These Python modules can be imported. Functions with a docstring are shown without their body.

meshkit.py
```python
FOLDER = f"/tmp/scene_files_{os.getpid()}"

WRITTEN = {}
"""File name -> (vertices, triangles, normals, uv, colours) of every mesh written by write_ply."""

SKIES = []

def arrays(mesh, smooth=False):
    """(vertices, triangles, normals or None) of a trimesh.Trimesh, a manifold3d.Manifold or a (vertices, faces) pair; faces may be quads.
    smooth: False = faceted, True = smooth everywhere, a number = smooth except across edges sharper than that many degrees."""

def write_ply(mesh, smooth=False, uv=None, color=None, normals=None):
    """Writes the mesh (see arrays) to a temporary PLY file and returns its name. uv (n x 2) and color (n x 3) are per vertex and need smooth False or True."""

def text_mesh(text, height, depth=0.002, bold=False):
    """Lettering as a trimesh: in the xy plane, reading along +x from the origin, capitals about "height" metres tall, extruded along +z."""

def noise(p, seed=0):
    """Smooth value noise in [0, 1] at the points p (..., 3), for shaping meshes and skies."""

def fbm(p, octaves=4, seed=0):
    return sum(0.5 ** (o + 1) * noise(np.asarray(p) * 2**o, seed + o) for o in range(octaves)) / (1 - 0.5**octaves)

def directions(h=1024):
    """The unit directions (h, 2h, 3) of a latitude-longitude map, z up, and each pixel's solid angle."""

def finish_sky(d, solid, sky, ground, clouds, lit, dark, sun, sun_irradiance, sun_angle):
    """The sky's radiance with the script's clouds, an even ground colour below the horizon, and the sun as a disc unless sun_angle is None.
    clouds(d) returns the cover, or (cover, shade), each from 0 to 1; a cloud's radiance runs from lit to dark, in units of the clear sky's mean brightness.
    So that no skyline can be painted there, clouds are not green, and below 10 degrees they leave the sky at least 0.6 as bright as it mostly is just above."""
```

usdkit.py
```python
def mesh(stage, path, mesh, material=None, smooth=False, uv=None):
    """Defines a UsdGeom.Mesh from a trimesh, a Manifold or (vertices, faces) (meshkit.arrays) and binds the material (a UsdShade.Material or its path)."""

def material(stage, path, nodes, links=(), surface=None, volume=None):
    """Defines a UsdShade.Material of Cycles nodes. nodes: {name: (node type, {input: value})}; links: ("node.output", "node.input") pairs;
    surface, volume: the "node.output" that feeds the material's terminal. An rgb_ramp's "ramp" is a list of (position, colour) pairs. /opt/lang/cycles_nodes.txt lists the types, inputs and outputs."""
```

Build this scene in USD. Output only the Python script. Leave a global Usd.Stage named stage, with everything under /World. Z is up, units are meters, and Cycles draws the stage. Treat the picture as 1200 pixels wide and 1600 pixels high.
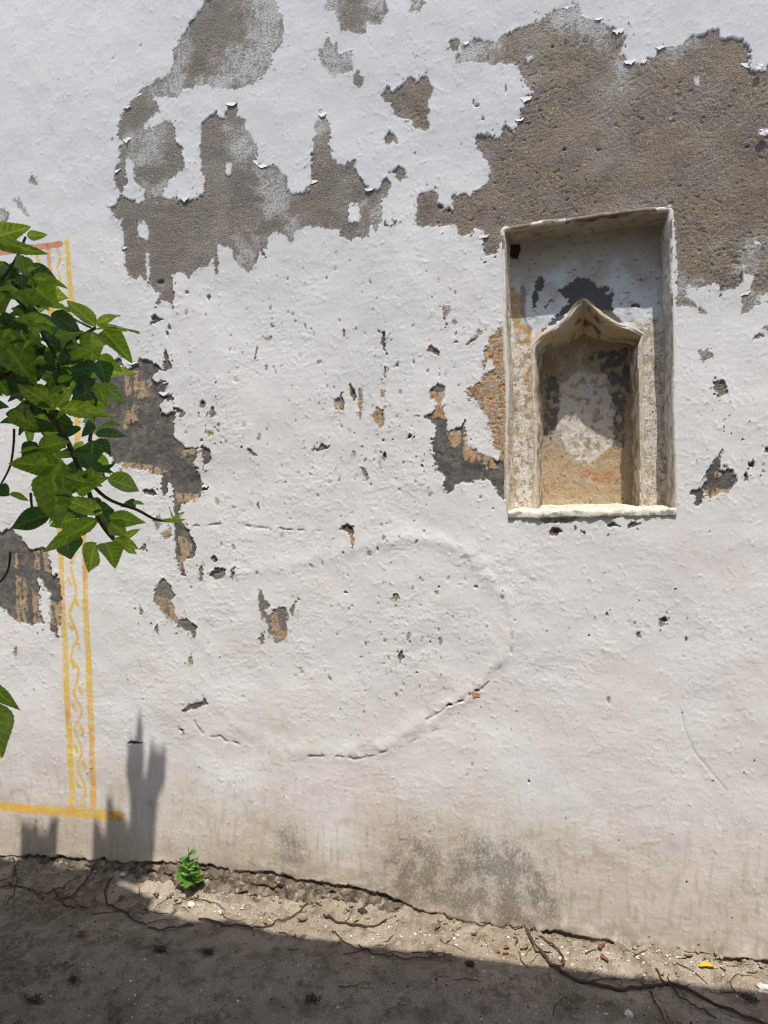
import math, random
import numpy as np, trimesh, shapely, usdkit
from scipy import ndimage
from shapely.geometry import Polygon, LineString
from pxr import Usd, UsdGeom, UsdLux, UsdShade, Sdf, Gf, Vt

# ------------------------------------------------------------------ stage, camera, sky, sun
stage = Usd.Stage.CreateInMemory()
UsdGeom.SetStageUpAxis(stage, UsdGeom.Tokens.z)
UsdGeom.SetStageMetersPerUnit(stage, 1.0)
UsdGeom.Xform.Define(stage, '/World')
UsdGeom.Scope.Define(stage, '/World/Looks')
EXPOSURE = 0.36
SUN_I, SKY_S = 1.0, 0.15
SUN = np.array([0.33, -1.0, 2.33]); SUN /= np.linalg.norm(SUN)      # direction towards the sun

CAM = np.array([0.0, -2.4, 1.59])
YAW, PITCH, ROLL = math.radians(14.8945), math.radians(-1.9016), math.radians(-1.5779)
F = 1062.0
_fw = np.array([-math.sin(YAW) * math.cos(PITCH), math.cos(YAW) * math.cos(PITCH), math.sin(PITCH)])
_r = np.array([math.cos(YAW), math.sin(YAW), 0.0]); _u = np.cross(_r, _fw)
RT = math.cos(ROLL) * _r + math.sin(ROLL) * _u
UP = -math.sin(ROLL) * _r + math.cos(ROLL) * _u
cam = UsdGeom.Camera.Define(stage, '/World/camera')
m = Gf.Matrix4d(*[float(x) for x in (*RT, 0, *UP, 0, *(-_fw), 0, *CAM, 1)])
cam.AddTransformOp().Set(m)
cam.CreateFocalLengthAttr(5.6)
cam.CreateHorizontalApertureAttr(5.6 * 1200 / F)
cam.CreateVerticalApertureAttr(5.6 * 1600 / F)
cam.CreateClippingRangeAttr(Gf.Vec2f(0.02, 500))
cam.CreateFStopAttr(1.8)
cam.CreateFocusDistanceAttr(2.5)
cam.CreateExposureAttr(EXPOSURE)

el, rot = math.asin(SUN[2]), math.atan2(SUN[0], SUN[1])
sky_m = usdkit.material(stage, '/World/Looks/sky_light', {
    's': ('sky_texture', {'sky_type': 'single_scattering', 'sun_disc': False, 'sun_elevation': el, 'sun_rotation': rot, 'aerosol_density': 2.0}),
    'b': ('background_shader', {'strength': SKY_S})}, [('s.color', 'b.color')], surface='b.background')
dome = UsdLux.DomeLight.Define(stage, '/World/sky')
UsdShade.MaterialBindingAPI.Apply(dome.GetPrim()).Bind(sky_m)
dome.GetPrim().SetCustomDataByKey('kind', 'structure')
sun = UsdLux.DistantLight.Define(stage, '/World/sun')
sun.CreateIntensityAttr(SUN_I); sun.CreateAngleAttr(0.45); sun.CreateNormalizeAttr(True)
sun.CreateColorAttr(Gf.Vec3f(1.0, 0.95, 0.87))
zax = SUN; xax = np.cross([0, 0, 1.0], zax); xax /= np.linalg.norm(xax); yax = np.cross(zax, xax)
sun.AddTransformOp().Set(Gf.Matrix4d(*[float(x) for x in (*xax, 0, *yax, 0, *zax, 0, 0, 0, 0, 1)]))

# ------------------------------------------------------------------ helpers
used = {}
def numbered(path):
    if path not in used:
        used[path] = 0
        return path
    used[path] += 1
    return f'{path}_{used[path]:03d}'

def tag(p, label=None, cat=None, group=None, kind=None):
    p = p.GetPrim() if hasattr(p, 'GetPrim') else p
    for k, v in (('label', label), ('category', cat), ('group', group), ('kind', kind)):
        if v: p.SetCustomDataByKey(k, v)
    return p

def xf(name, parent='/World', loc=(0, 0, 0)):
    x = UsdGeom.Xform.Define(stage, numbered(f'{parent}/{name}'))
    if any(loc): x.AddTranslateOp().Set(Gf.Vec3d(*[float(c) for c in loc]))
    return str(x.GetPath())

def put(name, mesh, mat, parent='/World', smooth=30, **kw):
    """one mesh prim"""
    g = usdkit.mesh(stage, numbered(f'{parent}/{name}'), mesh, mat, smooth=smooth)
    tag(g, **kw)
    return str(g.GetPath())

def raw(name, v, f, n, mat, parent='/World', prim=None, **kw):
    """mesh with given normals and primvars"""
    path = numbered(f'{parent}/{name}')
    g = UsdGeom.Mesh.Define(stage, path)
    g.CreatePointsAttr(Vt.Vec3fArray.FromNumpy(np.ascontiguousarray(v, np.float32)))
    g.CreateFaceVertexCountsAttr(Vt.IntArray.FromNumpy(np.full(len(f), f.shape[1], np.int32)))
    g.CreateFaceVertexIndicesAttr(Vt.IntArray.FromNumpy(np.ascontiguousarray(f, np.int32).ravel()))
    g.CreateSubdivisionSchemeAttr('none')
    if n is not None:
        g.CreateNormalsAttr(Vt.Vec3fArray.FromNumpy(np.ascontiguousarray(n, np.float32))); g.SetNormalsInterpolation('vertex')
    api = UsdGeom.PrimvarsAPI(g)
    for k, a in (prim or {}).items():
        a = np.ascontiguousarray(a, np.float32)
        if a.ndim == 2: api.CreatePrimvar(k, Sdf.ValueTypeNames.Color3fArray, 'vertex').Set(Vt.Vec3fArray.FromNumpy(a))
        else: api.CreatePrimvar(k, Sdf.ValueTypeNames.FloatArray, 'vertex').Set(Vt.FloatArray.FromNumpy(a))
    UsdShade.MaterialBindingAPI.Apply(g.GetPrim()).Bind(mat)
    tag(g, **kw)
    return path

def sub(v, f, n, prim, keep):
    """the faces of keep with their own vertices"""
    f = f[keep]; ids, inv = np.unique(f, return_inverse=True)
    return v[ids], inv.reshape(f.shape), (None if n is None else n[ids]), {k: a[ids] for k, a in prim.items()}

def ray(px, py):
    return (px - 600) / F * RT + (800 - py) / F * UP + _fw
def at(px, py, y=0.0):
    """the point of the plane y seen at a place of the photograph"""
    d = ray(px, py); return CAM + d * ((y - CAM[1]) / d[1])
def ground_at(px, py, z=0.0):
    d = ray(px, py); return CAM + d * ((z - CAM[2]) / d[2])
def deep(px, py, depth):
    return CAM + ray(px, py) * depth
def plane(pts, y=0.0):
    return np.array([at(a, b, y)[[0, 2]] for a, b in pts])

_lat = {}
def N(x, y, s, seed=0):
    """smooth gradient noise in 0..1, s = size of a cell in metres (a number or a pair)"""
    sx, sy = (s, s) if np.ndim(s) == 0 else s
    if seed not in _lat:
        g = np.random.default_rng(seed).random((128, 128)) * 2 * np.pi
        _lat[seed] = (np.cos(g) + 1j * np.sin(g)).astype(np.complex64).ravel()
    L = _lat[seed]
    a = seed * 0.7 + 0.35; c, d = math.cos(a), math.sin(a)
    x, y = np.asarray(x, float), np.asarray(y, float)
    X, Y = x * (c / sx) - y * (d / sy) + (37.3 * seed + 640), x * (d / sx) + y * (c / sy) + (11.7 * seed + 640)
    i, j = np.floor(X), np.floor(Y)
    fx, fy = (X - i).astype(np.float32), (Y - j).astype(np.float32)
    i, j = i.astype(np.int32), j.astype(np.int32)
    t = fx * fx * fx * (fx * (6 * fx - 15) + 10); w = fy * fy * fy * (fy * (6 * fy - 15) + 10)
    i0, i1, j0, j1 = (i & 127) << 7, ((i + 1) & 127) << 7, j & 127, (j + 1) & 127
    def dot(k, u, v):
        g = L[k]; return g.real * u + g.imag * v
    a0 = dot(i0 | j0, fx, fy); a0 += t * (dot(i1 | j0, fx - 1, fy) - a0)
    a1 = dot(i0 | j1, fx, fy - 1); a1 += t * (dot(i1 | j1, fx - 1, fy - 1) - a1)
    a0 += w * (a1 - a0)
    return np.clip(np.float32(.5) + np.float32(.82) * a0, 0, 1)
def FB(x, y, s, seed=0, o=4, g=0.5):
    tot, amp, n = 0, 1.0, 0
    for k in range(o):
        q = s / 2 ** k if np.ndim(s) == 0 else (s[0] / 2 ** k, s[1] / 2 ** k)
        tot = tot + amp * N(x, y, q, seed + k); n += amp; amp *= g
    return tot / n
def ss(a, b, x):
    t = np.clip((x - a) / (b - a), 0, 1); return t * t * (3 - 2 * t)
def mixc(c, d, w):
    return c * (1 - w[..., None]) + np.asarray(d) * w[..., None]

class Raster:
    """signed distances (metres, positive inside) to outlines drawn on a plane"""
    def __init__(self, x0, x1, z0, z1, res):
        self.x0, self.z0, self.res = x0, z0, res
        self.nx, self.nz = int((x1 - x0) / res) + 1, int((z1 - z0) / res) + 1
    def mask(self, polys):
        M = np.zeros((self.nz, self.nx), bool)
        for p in polys:
            g = p if hasattr(p, 'bounds') else Polygon(p).buffer(0)
            if g.is_empty: continue
            a, b, c, d = g.bounds
            i0, i1 = max(0, int((a - self.x0) / self.res)), min(self.nx, int((c - self.x0) / self.res) + 2)
            j0, j1 = max(0, int((b - self.z0) / self.res)), min(self.nz, int((d - self.z0) / self.res) + 2)
            if i1 <= i0 or j1 <= j0: continue
            X, Z = np.meshgrid(self.x0 + np.arange(i0, i1) * self.res, self.z0 + np.arange(j0, j1) * self.res)
            shapely.prepare(g)
            M[j0:j1, i0:i1] |= shapely.contains_xy(g, X, Z)
        return M
    def sd(self, M):
        if not M.any(): return np.full(M.shape, -1.0)
        return (ndimage.distance_transform_edt(M) - ndimage.distance_transform_edt(~M)) * self.res
    def get(self, field, x, z, order=1):
        return ndimage.map_coordinates(field, [(z - self.z0) / self.res, (x - self.x0) / self.res], order=order, mode='nearest')

def line_poly(px, w, y=0.0):
    """an outline round a line drawn in the photograph; w in pixels there"""
    P = plane(px, y); q = np.mean(np.array(px, float), 0); s = np.linalg.norm(at(q[0], q[1], y) - at(q[0], q[1] + 1, y))
    return LineString(P).buffer(w * s / 2)

# ------------------------------------------------------------------ materials
def rough_mat(name, bump_scale, bump_dist, speck=0.25, grain_scale=260.0, rough=0.92):
    """albedo from the mesh, fine grain and relief from noise; primvar bare drives the sandy grain"""
    return usdkit.material(stage, f'/World/Looks/{name}', {
        'a': ('attribute', {'attribute': 'alb'}), 'b': ('attribute', {'attribute': 'bare'}),
        'g': ('geometry', {}),
        'n1': ('noise_texture', {'scale': grain_scale, 'detail': 3.0, 'roughness': 0.65}),
        'n2': ('noise_texture', {'scale': bump_scale, 'detail': 5.0, 'roughness': 0.62}),
        'n3': ('noise_texture', {'scale': bump_scale * 2.3, 'detail': 4.0, 'roughness': 0.7}),
        'm1': ('map_range', {'from_min': 0.3, 'from_max': 0.7, 'to_min': 1 - speck, 'to_max': 1 + speck, 'clamp': True}),
        'w': ('mix_float', {'a': 1.0}),
        'ws': ('math', {'math_type': 'multiply_add', 'value2': 0.75, 'value3': 0.22}),
        'mul': ('mix_color', {'blend_type': 'multiply', 'fac': 1.0, 'use_clamp': False}),
        'h': ('math', {'math_type': 'multiply'}), 'h2': ('math', {'math_type': 'multiply_add', 'value2': 0.25}),
        'bs': ('math', {'math_type': 'multiply_add', 'value2': 3.1, 'value3': 0.5}),
        'bump': ('bump', {'strength': 0.9, 'distance': bump_dist}),
        'p': ('principled_bsdf', {'roughness': rough, 'specular_ior_level': 0.25, 'diffuse_roughness': 0.4})},
        [('g.position', 'n1.vector'), ('g.position', 'n2.vector'), ('g.position', 'n3.vector'),
         ('n1.fac', 'm1.value'), ('b.fac', 'ws.value1'), ('ws.value', 'w.fac'), ('m1.result', 'w.b'),
         ('a.color', 'mul.a'), ('w.result', 'mul.b'), ('mul.result', 'p.base_color'),
         ('b.fac', 'bs.value1'), ('n3.fac', 'h.value1'), ('bs.value', 'h.value2'),
         ('n2.fac', 'h2.value1'), ('h.value', 'h2.value3'), ('h2.value', 'bump.height'),
         ('bump.normal', 'p.normal')], surface='p.BSDF')
WALL = rough_mat('lime_plaster', 90.0, 0.0016, speck=0.5)
SOIL = rough_mat('sandy_soil', 120.0, 0.004, speck=0.45, grain_scale=220.0, rough=0.97)

def plain(name, col, rough=0.8, var=0.2, scale=40.0, bump=0.0, bscale=120.0):
    c = np.array(col)
    nodes = {'g': ('geometry', {}), 'n': ('noise_texture', {'scale': scale, 'detail': 4.0, 'roughness': 0.6}),
             'r': ('rgb_ramp', {'ramp': [(0.3, tuple(c * (1 - var))), (0.7, tuple(np.minimum(c * (1 + var), 1)))]}),
             'p': ('principled_bsdf', {'roughness': rough, 'specular_ior_level': 0.3})}
    links = [('g.position', 'n.vector'), ('n.fac', 'r.fac'), ('r.color', 'p.base_color')]
    if bump:
        nodes['n2'] = ('noise_texture', {'scale': bscale, 'detail': 4.0}); nodes['b'] = ('bump', {'distance': bump, 'strength': 1.0})
        links += [('g.position', 'n2.vector'), ('n2.fac', 'b.height'), ('b.normal', 'p.normal')]
    return usdkit.material(stage, f'/World/Looks/{name}', nodes, links, surface='p.BSDF')

# ------------------------------------------------------------------ the wall: outlines traced from the photograph
BARE = {}          # name -> outline; brown sandy cement unless listed below
BARE['upper_left'] = [(340,-40),(320,8),(300,28),(290,50),(278,60),(272,75),(270,100),(265,115),(242,128),(222,138),(211,152),(197,170),(187,190),(184,222),(207,215),(225,200),(235,185),(249,175),(247,162),(237,152),(255,150),(277,155),(285,143),(315,132),(340,134),(367,140),(397,128),(422,105),(425,82),(442,65),(442,32),(430,0),(430,-40)]
BARE['left_big'] = [(186,232),(211,206),(240,197),(262,189),(274,200),(272,222),(285,226),(286,250),(289,262),(277,270),(264,282),(256,298),(252,305),(263,311),(278,306),(277,312),(303,311),(317,300),(319,276),(315,272),(312,230),(314,205),(313,193),(324,183),(338,173),(341,184),(350,184),(356,165),(370,160),(372,180),(381,188),(383,200),(395,215),(402,228),(403,250),(413,262),(427,257),(445,272),(449,290),(455,302),(465,304),(480,294),(486,285),(487,240),(493,210),(493,190),(498,178),(499,170),(503,178),(512,190),(517,205),(515,225),(520,245),(528,256),(550,252),(556,255),(557,265),(566,280),(577,298),(585,296),(593,298),(598,282),(605,275),(611,290),(607,306),(597,312),(597,332),(594,348),(588,362),(582,352),(578,342),(577,365),(565,373),(545,375),(533,370),(530,360),(515,358),(490,354),(472,358),(462,362),(460,378),(455,378),(447,368),(440,365),(425,365),(418,380),(411,400),(405,395),(400,420),(385,424),(375,415),(365,405),(362,388),(340,383),(341,430),(336,430),(334,405),(322,415),(305,422),(299,436),(290,430),(268,428),(270,445),(273,465),(270,484),(262,470),(252,470),(243,480),(249,456),(237,450),(230,443),(220,432),(212,437),(200,430),(195,420),(195,400),(190,392),(192,375),(191,362),(189,350),(183,343),(178,340),(175,335),(170,322),(180,322),(182,310),(188,305),(200,310),(213,317),(225,313),(226,297),(214,287),(209,278),(209,256),(199,248),(195,262),(200,285),(188,300),(180,295),(178,280),(184,262),(188,245)]
BARE['top_mid'] = [(515,-40),(600,-40),(606,18),(598,36),(575,38),(572,50),(545,52),(535,48),(527,35),(524,16),(508,10)]
BARE['top_mid_low'] = [(505,72),(508,58),(515,63),(527,64),(527,78),(540,78),(549,77),(551,110),(540,113),(522,118),(512,115),(505,105),(499,92),(497,75)]
BARE['small_a'] = [(552,117),(561,103),(563,116),(569,119),(563,137),(551,135)]
BARE['mid_patch'] = [(629,132),(640,121),(652,126),(665,115),(674,130),(678,148),(669,155),(671,170),(669,190),(665,204),(652,202),(646,192),(635,186),(615,180),(614,172),(612,158),(602,158),(595,149),(605,136),(612,143),(620,140)]
BARE['small_b'] = [(600,212),(608,205),(621,215),(621,225),(613,220),(604,230)]
BARE['small_c'] = [(612,268),(620,260),(633,263),(632,275),(625,285),(618,278)]
BARE['small_d'] = [(602,353),(613,350),(613,343),(622,346),(617,355)]
BARE['small_e'] = [(701,65),(708,60),(719,65),(717,80),(721,96),(712,101),(713,85),(704,76)]
BARE['tiny_f'] = [(646,89),(655,84),(661,92)]
BARE['top_edge'] = [(641,-15),(662,-15),(663,5),(655,18),(643,18)]
BARE['big_right'] = [(653,302),(678,296),(684,300),(684,318),(692,322),(705,328),(707,315),(704,306),(709,302),(714,312),(721,300),(735,307),(740,296),(748,296),(757,288),(766,280),(765,268),(760,258),(755,240),(743,236),(745,212),(760,207),(770,212),(777,219),(785,205),(790,195),(800,205),(808,195),(814,175),(822,150),(832,146),(822,132),(814,115),(808,105),(798,99),(770,103),(745,98),(722,95),(720,72),(745,60),(778,64),(785,52),(805,45),(825,38),(845,30),(852,18),(870,14),(880,9),(904,4),(911,22),(930,34),(950,36),(965,45),(984,52),(975,65),(972,80),(980,96),(1000,98),(1010,93),(1022,88),(1024,75),(1045,72),(1060,70),(1072,60),(1085,55),(1105,48),(1122,46),(1130,58),(1145,57),(1165,65),(1172,78),(1176,108),(1185,114),(1195,108),(1202,95),(1260,80),(1260,470),(1200,462),(1188,462),(1187,475),(1175,483),(1160,488),(1158,475),(1163,458),(1172,452),(1178,435),(1177,427),(1161,428),(1162,445),(1153,450),(1130,453),(1126,464),(1121,447),(1105,446),(1090,449),(1072,450),(1072,466),(1088,474),(1107,492),(1095,490),(1080,478),(1058,478),(1057,455),(1059,420),(1055,380),(1053,350),(1047,318),(1030,340),(800,380),(785,372),(779,390),(760,404),(755,398),(755,362),(748,357),(735,365),(722,370),(714,358),(705,350),(690,352),(675,355),(655,353),(650,335),(651,316)]
BARE['grey_left'] = [(165,575),(170,570),(178,562),(188,560),(195,575),(205,575),(212,568),(218,560),(232,562),(247,570),(250,578),(241,583),(241,595),(255,595),(262,600),(258,615),(262,620),(270,612),(273,632),(274,650),(272,665),(272,685),(283,690),(290,700),(308,700),(308,712),(303,725),(312,745),(318,760),(324,763),(316,768),(311,780),(295,783),(285,790),(278,800),(283,815),(295,830),(304,848),(305,862),(302,874),(290,873),(287,885),(290,900),(284,900),(277,880),(275,870),(273,845),(272,820),(271,790),(271,770),(264,755),(262,770),(254,775),(251,755),(252,745),(240,741),(222,735),(205,732),(188,733),(190,722),(176,723),(172,712),(160,690),(140,670),(120,640),(130,600)]
BARE['tri_g'] = [(257,545),(262,555),(269,577),(254,580)]
BARE['neck_h'] = [(236,500),(240,490),(255,500),(235,507)]
BARE['tri_i'] = [(315,693),(332,708),(325,720),(317,735),(316,710)]
BARE['small_j'] = [(222,767),(240,765),(244,772),(235,777),(225,772)]
BARE['low_left'] = [(-60,835),(0,832),(18,825),(32,840),(47,860),(65,855),(74,858),(78,880),(82,900),(90,895),(96,925),(97,975),(90,978),(93,998),(86,994),(79,985),(79,970),(68,973),(50,977),(35,972),(20,970),(10,955),(0,950),(-60,940)]
BARE['ochre_k'] = [(249,906),(256,904),(266,915),(272,930),(268,940),(276,965),(277,972),(260,966),(250,950),(240,935),(245,920)]
BARE['arch_l'] = [(278,968),(287,966),(303,973),(308,985),(302,1000),(295,985),(276,980)]
BARE['tiny_m'] = [(218,945),(225,955),(222,960),(216,960)]
BARE['tiny_n'] = [(245,973),(249,985),(247,993),(242,985)]
BARE['spot_o'] = [(329,873),(334,869),(340,872),(335,881)]
BARE['spot_o2'] = [(325,900),(334,888),(350,886),(352,902),(340,906)]
BARE['spot_o3'] = [(312,884),(316,884),(317,908),(311,908)]
BARE['spot_o4'] = [(360,900),(362,888),(369,884),(368,893),(364,902)]
BARE['horns'] = [(404,925),(410,922),(415,940),(424,944),(416,955),(422,960),(432,950),(438,947),(446,955),(450,975),(448,995),(438,1006),(430,1003),(428,992),(418,997),(420,975),(410,965),(405,945)]
BARE['horns_b'] = [(409,990),(413,1005),(407,1008),(405,998)]
BARE['horns_c'] = [(453,952),(463,938),(461,946),(457,962)]
BARE['spike'] = [(541,818),(548,822),(554,830),(552,845),(552,862),(548,850),(545,832),(530,827)]
BARE['m1'] = [(535,512),(540,515),(539,530),(536,524)]
BARE['m2'] = [(597,518),(601,518),(601,535),(603,552),(597,545),(596,530)]
BARE['m3'] = [(600,572),(603,575),(603,590),(599,590)]
BARE['m5'] = [(673,538),(686,548),(685,556),(675,552),(666,548)]
BARE['m6'] = [(691,476),(700,479),(711,483),(703,490),(698,495),(697,508),(692,500)]
BARE['m7'] = [(705,501),(711,498),(716,503),(711,507)]
BARE['m8'] = [(728,538),(740,528),(748,514),(752,520),(742,532),(731,540)]
BARE['m9'] = [(708,535),(715,529),(716,537)]
BARE['m10'] = [(520,623),(533,620),(534,612),(537,645),(532,640),(531,632),(525,640),(521,635)]
BARE['m11'] = [(545,600),(551,600),(552,612),(558,618),(553,628),(547,618)]
BARE['m12'] = [(560,608),(566,608),(567,640),(563,655),(560,650)]
BARE['m13'] = [(595,607),(602,608),(601,622),(594,618)]
BARE['m14'] = [(580,650),(588,635),(600,640),(602,660),(595,670),(587,662)]
BARE['m15'] = [(646,650),(651,642),(656,650)]
BARE['m16'] = [(632,690),(640,678),(645,681)]
BARE['m17'] = [(484,702),(495,700),(505,694),(512,700),(500,706)]
BARE['m18'] = [(597,712),(601,706),(604,715),(600,721)]
BARE['m19'] = [(548,708),(556,706),(557,713)]
BARE['m20'] = [(558,724),(570,731),(577,748),(573,752),(566,738)]
BARE['m21'] = [(655,721),(663,729),(659,730)]
BARE['m22'] = [(399,548),(402,542),(401,560),(398,562)]
BARE['m23'] = [(415,528),(424,525),(424,533)]
BARE['left_of_niche'] = [(672,603),(685,598),(695,605),(693,620),(692,640),(697,655),(700,672),(708,672),(720,665),(728,656),(724,670),(728,690),(738,700),(752,708),(765,715),(776,720),(782,710),(800,712),(800,778),(790,780),(780,775),(770,762),(767,750),(750,752),(735,755),(722,755),(710,763),(698,773),(692,760),(695,745),(683,725),(675,730),(680,720),(674,702),(674,688),(680,676),(680,665),(673,658),(663,650),(675,645),(681,635),(680,622),(673,615)]
BARE['orange_strip'] = [(800,506),(779,511),(765,527),(757,550),(752,567),(756,582),(752,592),(745,600),(735,605),(729,612),(732,626),(740,622),(750,640),(762,655),(768,675),(770,692),(783,713),(800,713)]
BARE['right_fig'] = [(1118,715),(1127,705),(1124,718),(1126,737),(1134,727),(1145,735),(1153,748),(1145,760),(1137,772),(1125,770),(1110,778),(1100,775),(1092,790),(1085,790),(1087,775),(1077,772),(1090,765),(1100,753),(1102,740),(1108,730)]
BARE['o2'] = [(1162,736),(1168,738),(1169,748),(1163,751)]
BARE['o3'] = [(1169,724),(1176,722),(1177,731),(1171,731)]
BARE['o4'] = [(1187,735),(1197,734),(1196,739)]
BARE['o5'] = [(1193,700),(1203,698),(1203,708),(1194,708)]
BARE['under_sill'] = [(842,808),(850,801),(880,801),(900,808),(895,814),(870,818),(845,815)]
BARE['p2'] = [(859,830),(868,825),(878,830),(870,838),(860,836)]
BARE['p3'] = [(945,820),(960,815),(966,822),(955,826)]
BARE['p4'] = [(978,820),(985,817),(1004,818),(990,823),(982,826)]
BARE['p5'] = [(896,822),(901,824),(899,829)]
BARE['p6'] = [(908,832),(917,830),(914,835)]
BARE['q1'] = [(1093,548),(1107,543),(1115,553),(1110,560),(1098,563)]
BARE['q2'] = [(1115,597),(1133,594),(1137,612),(1128,620),(1120,623),(1116,610)]
BARE['q3'] = [(1175,530),(1187,520),(1194,525),(1185,530)]
BARE['q5'] = [(1123,670),(1133,665),(1131,670)]
BARE['right_edge'] = [(1190,512),(1210,505),(1210,525)]
BARE['r1'] = [(1030,972),(1038,964),(1044,970),(1040,978),(1029,981)]
BARE['r2'] = [(991,973),(997,977),(994,980)]
BARE['r3'] = [(994,986),(1000,987),(1001,996),(996,996)]
BARE['r4'] = [(1070,994),(1075,991),(1076,1000),(1070,1002)]
BARE['r5'] = [(946,958),(951,956),(948,967)]
BARE['low_slip'] = [(283,1111),(297,1100),(320,1093),(325,1100),(308,1106),(288,1113)]
BARE['ledge'] = [(200,1161),(210,1157),(224,1160),(210,1164)]
BARE['s3'] = [(281,1139),(290,1145),(284,1144)]
BARE['t1'] = [(736,1081),(745,1077),(754,1080),(749,1090),(741,1089)]
BARE['t2'] = [(696,1105),(701,1099),(709,1101)]
BARE['t3'] = [(621,1024),(627,1018),(632,1029),(624,1030)]
BARE['tt'] = [(614,930),(621,925),(625,934),(619,943)]
BARE['u1'] = [(18,310),(28,306),(45,338),(38,336)]
BARE['u2'] = [(-30,320),(0,322),(15,334),(8,350),(-30,356)]
BARE['u3'] = [(42,288),(50,270),(60,289)]
BARE['v1'] = [(274,640),(280,634),(290,650),(284,652)]
BARE['v2'] = [(312,634),(316,625),(322,628),(319,640)]
BARE['v3'] = [(329,640),(334,634),(338,648),(330,655)]
BARE['v4'] = [(319,668),(326,672),(336,676),(334,681),(320,675)]
BARE['v5'] = [(384,699),(395,705),(403,712),(396,712)]
BARE['v6'] = [(400,790),(403,785),(405,797)]
BARE['w1'] = [(240,812),(250,800),(254,818),(246,826)]
BARE['w2'] = [(252,832),(268,822),(270,838),(256,842)]
BARE['w3'] = [(218,858),(228,850),(231,862)]
BARE['y1'] = [(23,1012),(27,1010),(28,1024),(24,1026)]
BARE['y2'] = [(294,1028),(300,1026),(301,1038),(295,1038)]
GREY = {'grey_left','tri_g','neck_h','tri_i','low_left','left_of_niche','right_fig','o2','o3','o4','o5','p2','p3','p4','low_slip','small_j','spike','m11','m2','ledge'}
HOLES = [[(215,345),(227,345),(230,360),(231,374),(220,374),(213,362)],
         [(545,317),(553,318),(562,325),(563,340),(549,350),(545,345)],
         [(250,632),(258,625),(272,628),(270,645),(262,648),(254,645)],
         [(57,900),(62,920),(60,945),(68,972),(70,1003),(79,1003),(79,930),(70,918)],
         [(758,567),(770,563),(771,577),(761,581)],
         [(228,395),(231,395),(233,440),(228,440)],
         [(1158,424),(1160,419),(1166,424),(1163,432)],[(1182,377),(1190,374),(1188,382)],
         [(178,345),(190,344),(188,352),(178,352)],
         [(1085,122),(1092,122),(1091,134),(1084,132)],[(1046,184),(1049,184),(1047,189)],[(819,91),(830,91),(827,96)],
         [(353,255),(361,258),(362,275),(354,278)],[(418,370),(423,370),(423,380),(418,380)]]
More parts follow.
